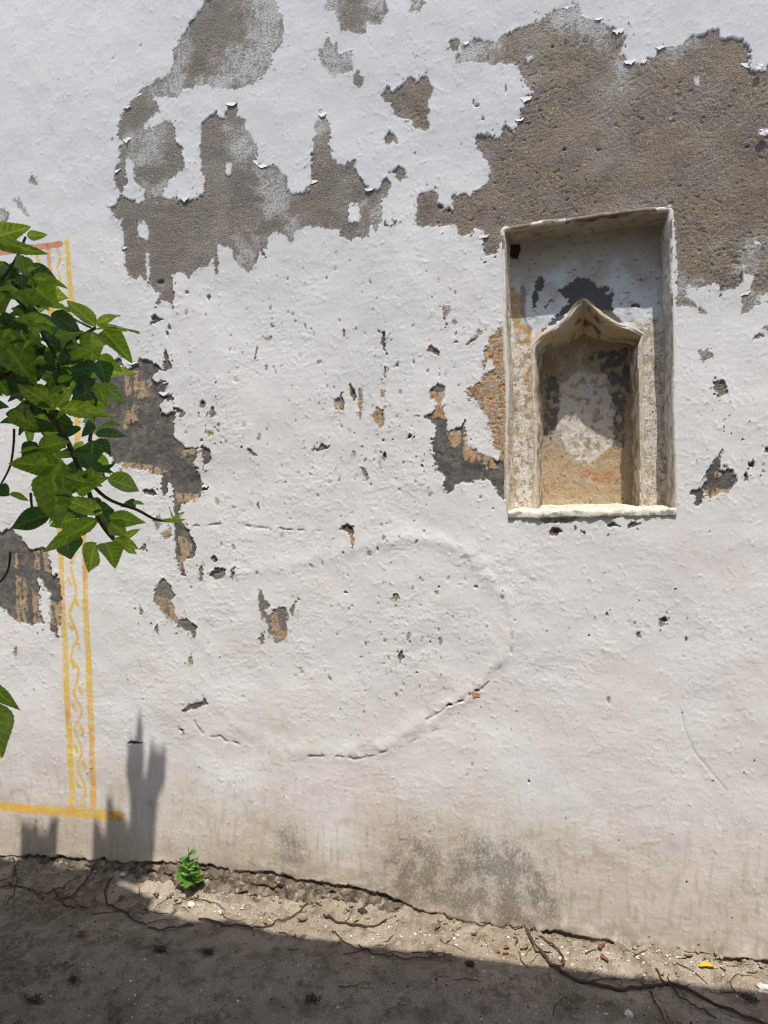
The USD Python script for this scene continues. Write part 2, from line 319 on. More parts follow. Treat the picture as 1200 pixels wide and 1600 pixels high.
WORN = [[(385,-40),(440,-40),(446,65),(425,105),(400,132),(330,142),(298,132),(320,110),(350,80),(380,70),(385,30)],
        [(268,58),(291,55),(292,120),(285,145),(236,155),(232,130),(266,110)],
        [(196,212),(240,195),(258,205),(256,250),(240,250),(222,262),(195,250)],
        [(225,288),(262,288),(262,312),(225,312)],
        [(352,200),(395,205),(406,250),(365,258),(352,235)],
        [(400,258),(450,268),(452,330),(415,345),(398,300)],
        [(486,165),(505,168),(518,205),(500,212),(488,205)],
        [(565,320),(602,312),(596,362),(570,352)],[(362,370),(405,368),(402,428),(370,415)],[(440,335),(466,335),(466,380),(440,375)],
        [(498,-40),(535,-40),(530,52),(498,40)],[(570,-40),(612,-40),(610,45),(565,45)],
        [(495,55),(555,60),(555,120),(495,120)],[(640,-20),(665,-20),(665,22),(640,22)],
        [(715,55),(784,55),(786,103),(715,106)],[(784,30),(850,12),(905,0),(980,48),(975,72),(900,60),(850,36)],
        [(958,85),(978,80),(976,146),(958,146)],[(1030,68),(1090,50),(1088,78),(1040,84)],
        [(1062,440),(1110,440),(1112,500),(1062,490)],[(1150,455),(1205,455),(1205,510),(1150,510)],
        [(1160,375),(1195,370),(1190,425),(1160,425)],
        [(728,620),(752,640),(762,658),(754,668),(735,660),(722,658)],[(1090,540),(1118,540),(1116,566),(1090,566)],
        [(10,300),(48,300),(48,345),(10,345)],[(-30,315),(16,318),(12,356),(-30,360)],[(38,268),(64,268),(64,294),(38,294)],
        [(690,470),(720,478),(720,508),(690,510)],[(240,795),(274,795),(274,845),(240,845)],[(840,798),(902,798),(902,820),(840,820)]]
OCHRE = [[(205,578),(216,580),(215,597),(236,592),(233,620),(220,625),(209,620)],[(193,586),(205,592),(206,622),(196,618)],
         [(190,655),(197,640),(204,642),(208,632),(216,635),(214,655),(200,668),(190,674)],[(188,722),(215,724),(240,728),(258,737),(250,744),(220,738),(188,735)],
         [(275,712),(290,703),(306,702),(304,710),(285,718)],[(273,770),(308,772),(311,780),(290,786),(273,790)],[(276,835),(300,850),(296,872),(282,868)],
         [(277,870),(292,868),(290,882),(280,890)],[(143,560),(158,558),(158,576),(146,578)],
         [(22,864),(27,864),(28,892),(22,890)],[(52,862),(60,860),(62,892),(54,895)],[(64,860),(76,860),(80,895),(68,895)],[(23,900),(40,905),(42,976),(24,972)],
         [(48,920),(60,930),(66,976),(50,976)],[(78,940),(98,940),(98,978),(78,978)],
         [(242,930),(266,938),(278,972),(258,968)],[(214,940),(228,940),(228,964),(214,964)],
         [(424,960),(433,958),(436,985),(448,988),(446,1008),(428,1008),(424,985)],[(546,834),(553,834),(552,850),(547,850)],
         [(594,604),(604,604),(603,624),(592,622)],[(576,632),(604,632),(606,674),(576,674)],[(644,638),(658,638),(658,652),(644,652)],
         [(546,704),(558,704),(558,714),(546,714)],[(674,612),(695,612),(697,656),(674,652)],[(698,676),(720,672),(721,690),(712,702),(700,690)],
         [(748,712),(772,722),(785,735),(760,735)],[(724,500),(800,500),(800,720),(724,720)],[(1096,765),(1150,762),(1138,776),(1100,780)],
         [(414,526),(426,524),(426,535),(414,535)],[(736,1080),(756,1080),(754,1092),(736,1092)],[(1118,738),(1127,738),(1126,745),(1116,745)],
         [(612,925),(626,925),(626,946),(612,946)],[(22,1010),(29,1010),(29,1027),(22,1027)],[(292,1026),(302,1026),(302,1040),(292,1040)],
         [(252,832),(270,824),(270,838),(252,842)],[(286,650),(300,652),(298,657),(286,655)],[(322,670),(337,672),(337,683),(324,680)],[(519,626),(531,630),(530,642),(519,640)],[(560,608),(567,608),(567,656),(560,656)]]
BLACK = [(326,465,4,6),(264,512,3,6),(261,521,3,5),(238,497,3,4),(250,441,8,5),(863,72,3,3),(935,234,5,3),(882,234,5,3),(1168,228,5,3),(601,711,3,6),(337,876,3,3),(547,825,6,3),(688,322,6,4),(700,327,5,5),(338,895,4,2),
         (740,160,2,6),(790,140,2,9),(755,186,4,3),(745,165,6,3),(462,941,3,2),(640,682,3,4),(552,612,3,6),(703,1101,6,3),(745,1079,6,2),(627,1019,3,3),(826,1221,3,3),(208,1160,9,3),(1038,969,5,5),(868,831,7,5),(1165,743,3,7),(1173,727,5,4),(912,832,4,2),
         (646,566,2,5),(620,571,3,4),(675,610,2,2),(599,688,3,2),(552,706,2,2),(604,553,2,3),(292,457,4,3),(317,629,3,4),(332,638,3,3),(744,917,4,3),(686,917,2,2),(540,926,3,2),(536,864,2,3),(590,858,2,5),(720,1096,7,2),(283,1141,5,2)]

# ------------------------------------------------------------------ the wall: grid, relief, colour
NX0, NX1, NZ0, NZ1, ND = -0.188, 0.350, 1.494, 2.474, 0.12           # the rectangular niche
def spread(lo, hi, step):
    out = [lo]
    while out[-1] < hi: out.append(out[-1] + step(out[-1]))
    return np.array(out)
def margin(a, b, s):
    out, t = [], s
    p = a; sign = 1 if b > a else -1
    while (b - p) * sign > 0:
        p += sign * t; t = min(t * 1.35, 0.5); out.append(p)
    return out
xs = spread(-2.62, 0.80, lambda x: 0.0031 + 0.0009 * max(0, -x) ** 1.0)
zs = spread(0.0, 3.78, lambda z: 0.0033 + 0.0006 * max(0, abs(z - 1.6) - .3))
xs = np.concatenate([margin(xs[0], -5.0, .006)[::-1], xs, margin(xs[-1], 3.0, .006)])
zs = np.concatenate([[-.3, -.15, -.05, -.02], zs, margin(zs[-1], 4.9, .006)])
X, Z = np.meshgrid(xs, zs)                                              # rows: z
x, z = X.ravel(), Z.ravel()

RA = Raster(-2.75, 0.95, -0.05, 3.95, 0.0022)
names = list(BARE)
pb = {k: Polygon(plane(BARE[k])).buffer(0) for k in names}
Mb = RA.mask(pb.values()) & ~RA.mask([plane(h) for h in HOLES])
sd0 = RA.sd(Mb)
rag = lambda a, b, s: (N(a, b, .030, 3) - .5) * .018 + (N(a, b, .012, 5) - .5) * .013 + (FB(a, b, .0075, 7, 2) - .5) * .012
sdb = RA.get(sd0, x, z)
sdb = sdb + rag(x, z, 0) * np.clip(1.15 - np.exp(-np.abs(RA.get(ndimage.maximum_filter(sd0, 45), x, z)) / .02) * .75, .3, 1)
lab = np.zeros(Mb.shape, np.int32)                                      # which patch a place belongs to
for i, k in enumerate(names): lab[RA.mask([pb[k].buffer(.012)])] = i + 1
labv = RA.get(lab, x, z, 0).astype(int)
sdworn = RA.sd(RA.mask([plane(h) for h in WORN]))
worn = ss(-.045, .045, RA.get(sdworn, x, z) + (FB(x, z, .05, 11, 4) - .5) * .10)
sdo = RA.get(RA.sd(RA.mask([plane(h) for h in OCHRE])), x, z) + rag(x, z, 1) * .8
och = ss(-.001, .004, sdo)
greyM = RA.mask([pb[k].buffer(.02) for k in GREY])
grey = ss(-.012, .012, RA.get(RA.sd(greyM), x, z) + (N(x, z, .03, 12) - .5) * .02)

chipn = FB(x, z, .016, 34, 3) + .16 * np.exp(-np.maximum(0, -sdb) / .02) - .10 * ss(.45, .25, N(x, z, .35, 33))
sdb = np.maximum(sdb, np.where(sdb < -.004, (chipn - .83) * .05, -1))
bare = ss(-.0010, .0018, sdb)
# pits scattered over the flaking middle of the wall
rng = np.random.default_rng(5)
pit = np.zeros_like(x); pitb = np.zeros_like(x)
def dent(px, py, rx, ry, depth, tgt, ang=0.0, soft=.5):
    c = at(px, py); s = np.linalg.norm(at(px + 1, py) - c)
    rx, ry = rx * s, ry * s; R = max(rx, ry) * 1.8
    i0, i1 = np.searchsorted(xs, [c[0] - R, c[0] + R]); j0, j1 = np.searchsorted(zs, [c[2] - R, c[2] + R])
    if i1 <= i0 or j1 <= j0: return
    A, B = X[j0:j1, i0:i1] - c[0], Z[j0:j1, i0:i1] - c[2]
    q = np.hypot((A * math.cos(ang) + B * math.sin(ang)) / rx, (-A * math.sin(ang) + B * math.cos(ang)) / ry)
    q = q + (N(X[j0:j1, i0:i1], Z[j0:j1, i0:i1], .006, 21) - .5) * .7
    w = 1 - ss(1 - soft, 1 + soft * .3, q)
    t = tgt.reshape(X.shape)[j0:j1, i0:i1]
    np.maximum(t, w * depth, out=t)
for k in range(330):
    if k < 230: px, py = rng.uniform(290, 780), rng.normal(640, 150)
    elif k < 300: px, py = rng.normal(620, 90), rng.normal(990, 50)
    else: px, py = rng.uniform(150, 1190), rng.uniform(60, 1250)
    r = rng.choice([1.6, 2.2, 3.0, 4.0], p=[.45, .3, .17, .08])
    dent(px, py, r, r * rng.uniform(.7, 2.0), rng.uniform(.5, 1), pit, rng.uniform(-.6, .6))
for px, py, rx, ry in BLACK: dent(px, py, rx * .82, ry * .82, 1.0, pitb)
pit *= ss(.25, .6, rng.random(1)[0] + 0.5)

# raised and cracked lines of the old repair
def ridge(pts, w):
    d = RA.sd(RA.mask([line_poly(pts, 1.5)])); return RA.get(d, x, z)
ring = [(300,818),(420,826),(500,830),(545,828)]
crack_a = [(385,1175),(370,1161),(352,1158),(345,1150),(330,1152),(315,1145),(302,1126)]
crack_b = [(470,1180),(503,1182),(530,1182),(555,1187),(580,1182),(610,1172),(640,1160),(665,1147),(690,1138)]
crack_c = [(665,1125),(690,1112),(700,1103),(722,1095),(745,1083),(770,1060),(785,1035),(798,1020),(800,990)]
crack_d = [(300,822),(360,818),(420,826),(500,830)]
crack_e = [(1064,1110),(1070,1140),(1085,1175),(1110,1205),(1135,1235)]
crk = np.maximum.reduce([np.exp(-np.maximum(0, -(ridge(c, 1) + (N(x, z, .02, 30) - .5) * .008)) / .0035) for c in (crack_a, crack_b, crack_c, crack_d)])
crk *= ss(.35, .6, N(x, z, .05, 31))
crk_e = np.exp(-np.maximum(0, -ridge(crack_e, 1)) / .003) * .35
crk = np.maximum(crk, crk_e)
big_ring = [(640,835),(690,840),(730,858),(765,890),(795,930),(806,970),(795,1020),(770,1065),(722,1098),(665,1130),(600,1172),(530,1180),(470,1180),(400,1160)]
dr = RA.get(RA.sd(RA.mask([Polygon(plane(big_ring + [(330,1100),(320,900)])).buffer(0)])), x, z)
halo = np.exp(-((dr - .01) / .03) ** 2)

# height, metres towards the viewer
lump = (FB(x, z, .55, 40, 3) - .5) * .016 + (FB(x, z, .14, 44, 2) - .5) * .005
dnic = np.maximum.reduce([NX0 - x, x - NX1, NZ0 - z, z - NZ1]); lump = lump * ss(.015, .14, dnic)
trowel_amt = ss(.42, .62, FB(x, z, .24, 50, 4)) * (1 - .6 * ss(-.25, .05, x) * ss(1.25, 1.5, z)) * (1 - .5 * ss(2.3, 2.6, z))
trowel = (FB(x, z, (.055, .020), 53, 4, .62) - .5) * .0042
rough_mid = ss(1.7, 1.2, np.abs(x + .75) * 1.6) * ss(1.0, .5, np.abs(z - 1.55))
terr = 0
for k, (sz, th, hh) in enumerate(((.09, .47, .0008), (.06, .56, .0007), (.13, .52, .0008))):
    terr = terr + ss(-.006, .006, FB(x, z, (sz, sz * .7), 250 + 9 * k, 6, .62) - th) * hh
stepn = .6 + .9 * ss(.35, .65, FB(x, z, .16, 62, 3))
h_white = lump + trowel * (.10 + .36 * trowel_amt) + (FB(x, z, .010, 58, 2) - .5) * .0008 * (.15 + trowel_amt) + terr * (.15 + .5 * trowel_amt * rough_mid)
grain = (FB(x, z, (.013, .008), 60, 3, .8) - .5) * .0070 + (FB(x, z, .10, 64, 2) - .5) * .006
crumb = ss(.60, .78, FB(x, z, (.026, .013), 66, 5)) * .0038
sandy = ss(.25, .75, FB(x, z, .25, 67, 2)) * .6 + .4
h_brown = lump - .0028 * stepn + (grain - crumb) * (.25 + .75 * sandy * (1 - worn * .8)) * np.where(x > -.55, 1, .6)
h_grey = lump - .0040 * stepn + (FB(x, z, .02, 70, 3) - .5) * .0035
h_bare = h_brown * (1 - grey) + h_grey * grey + och * .0018
curl = np.exp(-np.maximum(0, -sdb) / .009) * (sdb < .002) * .0026 * ss(.42, .70, N(x, z, .045, 73)) * (1 - worn)
shallow = worn * (1 - grey) * .75
h = h_white * (1 - bare) + (h_bare + shallow * .0032) * bare + curl * (1 - bare) - pit * .0028 - pitb * .0065 - crk * .004 + halo * (.0022 + .003 * ss(-1.1, -.6, x)) * ss(.25, .6, FB(x, z, .12, 74, 3))
# the crumbling foot of the wall
cr_px = [(-60,1335),(60,1338),(180,1345),(280,1346),(380,1358),(500,1378),(600,1394),(650,1416),(700,1437),(780,1453),(870,1456),(950,1470),(1050,1490),(1150,1497),(1260,1508)]
cp = plane(cr_px); zc = np.interp(x, cp[:, 0], cp[:, 1]) + (FB(x, x * 0, .12, 80, 4) - .5) * .035
d_foot = zc - z + (FB(x, z, .03, 81, 3) - .5) * .02
foot = ss(0, .006, d_foot)
ftx = ss(.2, -.5, x)
h = h + foot * (-.006 + np.clip(d_foot - .008, 0, .2) * (.35 + .25 * ftx) + (FB(x, z, (.06, .035), 84, 5, .6) - .5) * (.014 + .026 * ftx) - ss(.60, .70, FB(x, z, (.10, .025), 86, 4)) * .016 * ftx)
gap = np.exp(-((d_foot - .004) / .006) ** 2) * ss(.40, .62, FB(x, x * 0, .28, 88, 3) + .07 * (x > -.5) * (x < .3) - .06 * (x < -1.4)) * (.5 + .5 * ss(.3, .6, N(x, x * 0, .05, 87)))
h = h - gap * .024 * (.40 + .60 * ss(-1.35, -.9, x))
lip = np.exp(-np.maximum(0, -d_foot) / .02) * (d_foot < 0) * (.003 + .004 * ss(-1.35, -.9, x)) * ss(.35, .6, N(x, z, .15, 89)); h = h + lip
h[z < .0] = h[z < 0] * .8

# colour (base colours, as the thing itself has them)
white = np.empty((len(x), 3)); white[:] = (.67, .67, .66)
tone = FB(x, z, .35, 90, 4)
white *= ((.93 + .14 * tone) * (1 - .15 * ss(2.2, 3.2, z)))[:, None]
pink = ss(.35, .7, FB(x, z, .30, 95, 3) + ss(1.35, .55, z) * .34 - .24 + ss(-.2, .5, x) * .10 * ss(1.8, 1.4, z))
white = mixc(white, (.645, .59, .58), pink * .75)
bluish = ss(.4, .7, FB(x, z, .4, 98, 2)) * ss(1.7, 2.2, z); white = mixc(white, (.585, .59, .595), bluish * .6)
dirt = ss(.60, .05, z + (FB(x, z, .3, 100, 4) - .5) * .60)
white = mixc(white, (.45, .375, .27), dirt * (.78 - .22 * ss(-.6, .1, x)))
streak = ss(.5, .75, FB(x, z, (.02, .10), 104, 3)) * ss(.6, .2, z); white = mixc(white, (.36, .28, .17), streak * .42)
def blob(px, py, rx, ry):
    c = at(px, py); s = np.linalg.norm(at(px + 1, py) - c)
    return np.exp(-(((x - c[0]) / (rx * s)) ** 2 + ((z - c[2]) / (ry * s)) ** 2) ** 1.5)
mold = np.maximum.reduce([blob(775, 1385, 95, 85), blob(650, 1375, 55, 85) * .85, blob(455, 1330, 26, 45) * .6, blob(845, 1410, 40, 40) * .8])
mold = mold * (.45 + 1.0 * ss(.3, .65, FB(x, z, (.055, .075), 105, 5)))
mold_s = np.clip(mold, 0, 1) ** .8 * ss(.40, .62, FB(x, z, (.008, .011), 108, 4, .75) + mold * .16 - .05)
tide = np.exp(-((z - .30 - (FB(x, x * 0, .22, 106, 4) - .5) * .35) / .012) ** 2) * ss(.35, .6, FB(x, z, .2, 107, 3)); white = mixc(white, (.42, .35, .25), tide * .4)
white = mixc(white, (.12, .108, .085), mold_s * .68)
splash = np.exp(-np.maximum(0, z - .02 - (FB(x, x * 0, .15, 109, 4) - .5) * .12) / .05) * ss(.3, .6, FB(x, z, (.03, .05), 113, 4)); white = mixc(white, (.33, .26, .185), splash * .75)
soil_st = blob(445, 1165, 60, 50) * .35 + blob(930, 1330, 200, 50) * .2
white = mixc(white, (.50, .42, .30), np.clip(soil_st, 0, 1) * ss(.3, .7, FB(x, z, .05, 112, 2)))
bru = FB(x, z, (.16, .012), 117, 3); white *= (1 + (bru - .5) * .07)[:, None]
hair = np.exp(-np.abs(FB(x, z, .22, 118, 4) - .5) / .0016) * ss(.52, .66, FB(x, z, .4, 119, 2)); white = mixc(white, (.34, .32, .29), hair * .40)
fleck = ss(.66, .74, FB(x, z, .014, 115, 2)) * ss(.45, .7, N(x, z, .15, 116)); white = mixc(white, (.50, .49, .46), fleck * .35)

brown = np.empty_like(white); brown[:] = (.252, .203, .145)
brown = mixc(brown, (.20, .165, .135), ss(.3, .7, FB(x, z, .12, 120, 3)))
brown = mixc(brown, (.31, .26, .195), ss(.5, .75, FB(x, z, .02, 124, 3)) * .7)
brown = mixc(brown, (.23, .185, .16), ss(.4, .7, FB(x, z, .09, 127, 2)) * .4)
brown = mixc(brown, (.205, .185, .16), ss(-.4, -.75, x) * .7)
brown = mixc(brown, (.30, .27, .23), ss(.50, .68, FB(x, z, .16, 128, 5)) * .55)
brown = mixc(brown, (.17, .14, .11), ss(.56, .70, FB(x, z, .22, 122, 5)) * .45)
wfl = ss(.72, .78, FB(x, z, .010, 130, 2)) * ss(.45, .6, N(x, z, .12, 129)); brown = mixc(brown, (.5, .46, .40), wfl * .7)
# whitewash worn thin: vertical brush streaks leave part of it
vst = .22 * FB(x, z, (.012, .08), 133, 4, .6) + .43 * FB(x, z, .07, 137, 5, .62) + .35 * FB(x, z, .009, 138, 2)
thin = worn * ss(.42, .57, vst + .10 * (worn - .7)) * (1 - grey) * .8 + worn * .15
rim = np.exp(-np.maximum(0, sdb) / .012) * ss(.45, .62, N(x, z, .010, 139)) * .45 * (1 - grey)
brown = mixc(brown, (.47, .47, .455), np.clip(np.maximum(thin, rim * .7), 0, 1))
gr = np.empty_like(white); gr[:] = (.112, .108, .104)
gr = mixc(gr, (.165, .148, .13), ss(.42, .68, FB(x, z, .045, 140, 4)))
gr = mixc(gr, (.33, .26, .18), ss(.58, .68, FB(x, z, (.04, .06), 144, 5)) * .28)
gr = mixc(gr, (.45, .42, .38), ss(.76, .82, FB(x, z, .007, 143, 2)) * .6)
oc = np.empty_like(white); oc[:] = (.48, .33, .19)
oc = mixc(oc, (.50, .28, .14), ss(.4, .7, FB(x, z, .05, 145, 2)))
oc = mixc(oc, (.46, .40, .31), ss(.42, .66, FB(x, z, .03, 147, 4)) * .8)
oc = mixc(oc, (.40, .31, .20), ss(-1.0, -1.6, x) * .6)
och_eff = och * ss(.38, .52, .5 * FB(x, z, (.012, .05), 149, 3) + .5 * FB(x, z, .025, 148, 4) + .045 - .05 * ss(-1.2, -1.8, x))
bc = mixc(brown, (0, 0, 0), grey * 0); bc = bc * (1 - grey[:, None]) + gr * grey[:, None]
bc = bc * (1 - och_eff[:, None]) + oc * och_eff[:, None]
alb = white * (1 - bare[:, None]) + bc * bare[:, None]
pitcol = np.where((N(x, z, .05, 150) > .62)[:, None], np.array([[.40, .28, .17]]), np.array([[.20, .18, .16]]))
pw = ss(.35, .8, pit) * .75
alb = alb * (1 - pw[:, None]) + pitcol * pw[:, None]
alb = mixc(alb, (.08, .07, .06), ss(.4, .9, pitb) * .7)
alb = mixc(alb, (.30, .27, .24), crk * .55)
under = np.exp(-np.maximum(0, -d_foot) / .07) * ss(.35, .65, FB(x, z, (.10, .05), 152, 4)) * (.25 + .75 * np.exp(-((x + .55) / .8) ** 2))
alb = mixc(alb, (.13, .11, .085), under * .7)
fc = np.empty_like(white); fc[:] = (.15, .115, .085)
fc = mixc(fc, (.25, .20, .15), ss(.45, .65, FB(x, z, .05, 155, 4))); fc = mixc(fc, (.08, .062, .05), ss(.5, .68, FB(x, z, .03, 158, 4)))
fc = mixc(fc, (.45, .40, .32), ss(.64, .70, FB(x, z, (.03, .015), 159, 4)) * .7)
fr = ss(-.7, .2, x); fc = mixc(fc, (.30, .25, .18), fr * .7)
alb = alb * (1 - foot[:, None]) + fc * foot[:, None]

# the painted border
YL, OR, RD = np.array([.70, .46, .03]), np.array([.66, .30, .03]), np.array([.52, .19, .09])
vine = [(116,868),(112,890),(117,910),(119,930),(112,950),(111,965),(119,985),(121,1000),(115,1010),(112,1030),(122,1045),(120,1065),(116,1085),(124,1100),(127,1115),(118,1135),(117,1145),(125,1165),(126,1180),(121,1200),(130,1225),(127,1258)]
lines = [([(78,470),(84,600),(90,750),(96,880),(101,1000),(106,1120),(113,1266)], 10), ([(112,470),(119,620),(126,760),(132,870),(137,1000),(141,1100),(146,1264)], 10.5),
         ([(-200,1240),(-60,1254),(0,1260),(100,1268),(187,1276)], 14), ([(105,378),(108,420),(112,480)], 9),
         ([(90,388),(95,402),(90,418),(95,436),(92,455)], 4.5), ([(57,400),(62,412),(57,425),(66,440)], 5), ([(75,388),(80,440),(84,520)], 8), (vine, 5.0)]
dots = [(109,909),(120,941),(111,979),(122,1007),(113,1038),(126,1080),(116,1106),(128,1140),(118,1170),(131,1196),(120,1225)]
from scipy.interpolate import CubicSpline
_vs = CubicSpline(np.arange(len(vine)), np.array(vine, float)); lines[-1] = ([tuple(q) for q in _vs(np.linspace(0, len(vine) - 1, 130))], 4.8)
yl_polys = [line_poly(p, w) for p, w in lines]
for k, (a, b) in enumerate(dots): yl_polys.append(line_poly([(a - 2, b - 4), (a + 2, b + 4)], 6.5))
sdy = RA.get(RA.sd(RA.mask(yl_polys)), x, z) + (N(x, z, .012, 160) - .5) * .003
red_poly = [line_poly([(-60,402),(10,394),(55,386),(95,382)], 10)]
sdr = RA.get(RA.sd(RA.mask(red_poly)), x, z) + (N(x, z, .01, 161) - .5) * .004
brush = .82 + .18 * ss(.35, .6, .6 * N(x, z, (.05, .006), 163) + .4 * N(x, z, .01, 164))
yw = ss(-.003, .002, sdy) * brush * (1 - bare) * (.80 + .20 * N(x, z, .12, 165)) * (1 - .75 * ss(.60, .70, FB(x, z, .02, 166, 4)))
rw = ss(-.002, .003, sdr) * (1 - bare) * .85
orange_amt = np.maximum.reduce([blob(99, 935, 8, 22), blob(105, 1115, 8, 12), blob(133, 885, 8, 25), blob(140, 1200, 9, 65) * .8, blob(180, 1276, 16, 12), blob(78, 400, 8, 40), blob(118, 985, 10, 18) * .5, blob(110, 1268, 10, 8) * .6, blob(20, 1262, 60, 9) * .45])
ycol = YL * (1 - orange_amt[:, None]) + OR * orange_amt[:, None]
alb = alb * (1 - yw[:, None] * .97) + ycol * yw[:, None] * .97
alb = alb * (1 - rw[:, None]) + RD * rw[:, None]
painted = np.maximum(yw, rw)

V = np.stack([x, -h, z], 1)
nz_, nx_ = X.shape
G = V.reshape(nz_, nx_, 3)
du = np.gradient(G, axis=1); dv = np.gradient(G, axis=0)
Nn = np.cross(du.reshape(-1, 3), dv.reshape(-1, 3)); Nn /= np.linalg.norm(Nn, axis=1, keepdims=True)
if Nn[0, 1] > 0: Nn = -Nn
idx = np.arange(nz_ * nx_).reshape(nz_, nx_)
Fq = np.stack([idx[:-1, :-1], idx[:-1, 1:], idx[1:, 1:], idx[1:, :-1]], -1).reshape(-1, 4)
cx, cz = x[Fq].mean(1), z[Fq].mean(1)
in_niche = (cx > NX0 - .004) & (cx < NX1 + .004) & (cz > NZ0 - .004) & (cz < NZ1 + .004)
bareness = np.clip(bare * (1 - grey * .45) + foot, 0, 1)
prim = {'alb': np.clip(alb, 0.01, .9), 'bare': bareness}
fb = bare[Fq].mean(1) > .5
flab = np.where(fb, np.max(labv[Fq], axis=1), 0)
fpaint = (painted[Fq].mean(1) > .3) & (flab == 0)
ffoot = (foot[Fq].mean(1) > .5)

wall = xf('plaster_wall'); tag(stage.GetPrimAtPath(wall), 'old whitewashed plaster wall with peeling brown patches and an arched niche', 'wall')
PATCH = {'upper_left': 'worn grey brown patch at the top left of the wall', 'left_big': 'ragged brown cement patch with a spire on the left', 'big_right': 'large bare sandy cement patch above and round the niche',
         'grey_left': 'dark grey patch with ochre remains beside the leaves', 'low_left': 'grey patch with ochre streaks at the left edge', 'mid_patch': 'small brown patch shaped like a shield near the top',
         'left_of_niche': 'dark grey patch at the lower left of the niche', 'orange_strip': 'orange plaster strip along the left edge of the niche', 'right_fig': 'dark patch to the lower right of the niche',
         'horns': 'small ochre and brown patch with two horns', 'low_slip': 'dark slip shaped patch low on the wall', 'under_sill': 'grey patch just under the niche sill', 'top_mid': 'worn brown patch at the top edge'}
rest = ~in_niche & ~ffoot
big = set()
for i, k in enumerate(names):
    keep = rest & (flab == i + 1)
    if keep.sum() < 60: continue
    big.add(i + 1)
    raw('bare_patch', *sub(V, Fq, Nn, prim, keep)[:3], WALL, wall, sub(V, Fq, Nn, prim, keep)[3], label=PATCH.get(k))
keep = rest & fpaint & ~np.isin(flab, list(big)); v_, f_, n_, p_ = sub(V, Fq, Nn, prim, keep)
raw('painted_border', v_, f_, n_, WALL, wall, p_, label='yellow and orange painted border with a wavy vine')
keep = ~in_niche & ffoot; v_, f_, n_, p_ = sub(V, Fq, Nn, prim, keep)
raw('footing', v_, f_, n_, WALL, wall, p_, label='crumbling brown mortar foot of the wall')
keep = rest & ~fpaint & ~np.isin(flab, list(big)); v_, f_, n_, p_ = sub(V, Fq, Nn, prim, keep)
raw('whitewash', v_, f_, n_, WALL, wall, p_)
core = trimesh.util.concatenate([trimesh.creation.box(bounds=b) for b in ([(-5.0, .36, -.3), (3.0, .60, 4.9)], [(-5.12, -.03, -.3), (-4.98, .60, 4.9)], [(2.98, -.03, -.3), (3.12, .60, 4.9)])])
PLAINW = plain('plain_whitewash', (.6, .6, .58), .95, .1, 6.0)
put('wall_core', core, PLAINW, wall, smooth=False)
put('coping', trimesh.creation.box(bounds=[(-5.16, -.07, 4.86), (3.16, .66, 4.98)]), PLAINW, wall, smooth=False)

# ------------------------------------------------------------------ the niche
def strip(P, alb_fn, jitter, seed, closed=False):
    """grid of points P (a, b, 3) -> displaced mesh data"""
    a, b, _ = P.shape
    du, dv = np.gradient(P, axis=1), np.gradient(P, axis=0)
    n = np.cross(du, dv); n /= np.maximum(np.linalg.norm(n, axis=2, keepdims=True), 1e-9)
    return P, n
def grid_mesh(P):
    a, b, _ = P.shape
    idx = np.arange(a * b).reshape(a, b)
    f = np.stack([idx[:-1, :-1], idx[:-1, 1:], idx[1:, 1:], idx[1:, :-1]], -1).reshape(-1, 4)
    du, dv = np.gradient(P, axis=1), np.gradient(P, axis=0)
    n = np.cross(du.reshape(-1, 3), dv.reshape(-1, 3)); n /= np.maximum(np.linalg.norm(n, axis=1, keepdims=True), 1e-12)
    return P.reshape(-1, 3), f, n
def resample(P, step):
    P = np.asarray(P, float); d = np.r_[0, np.cumsum(np.linalg.norm(np.diff(P, axis=0), axis=1))]
    k = max(2, int(d[-1] / step)); t = np.linspace(0, d[-1], k + 1)
    return np.stack([np.interp(t, d, P[:, c]) for c in range(P.shape[1])], 1)
def n3(P, s, seed):
    return N(P[..., 0] + P[..., 1] * .7, P[..., 2] + P[..., 1] * .9, s, seed)
def fb3(P, s, seed, o=3):
    return FB(P[..., 0] + P[..., 1] * .7, P[..., 2] + P[..., 1] * .9, s, seed, o)

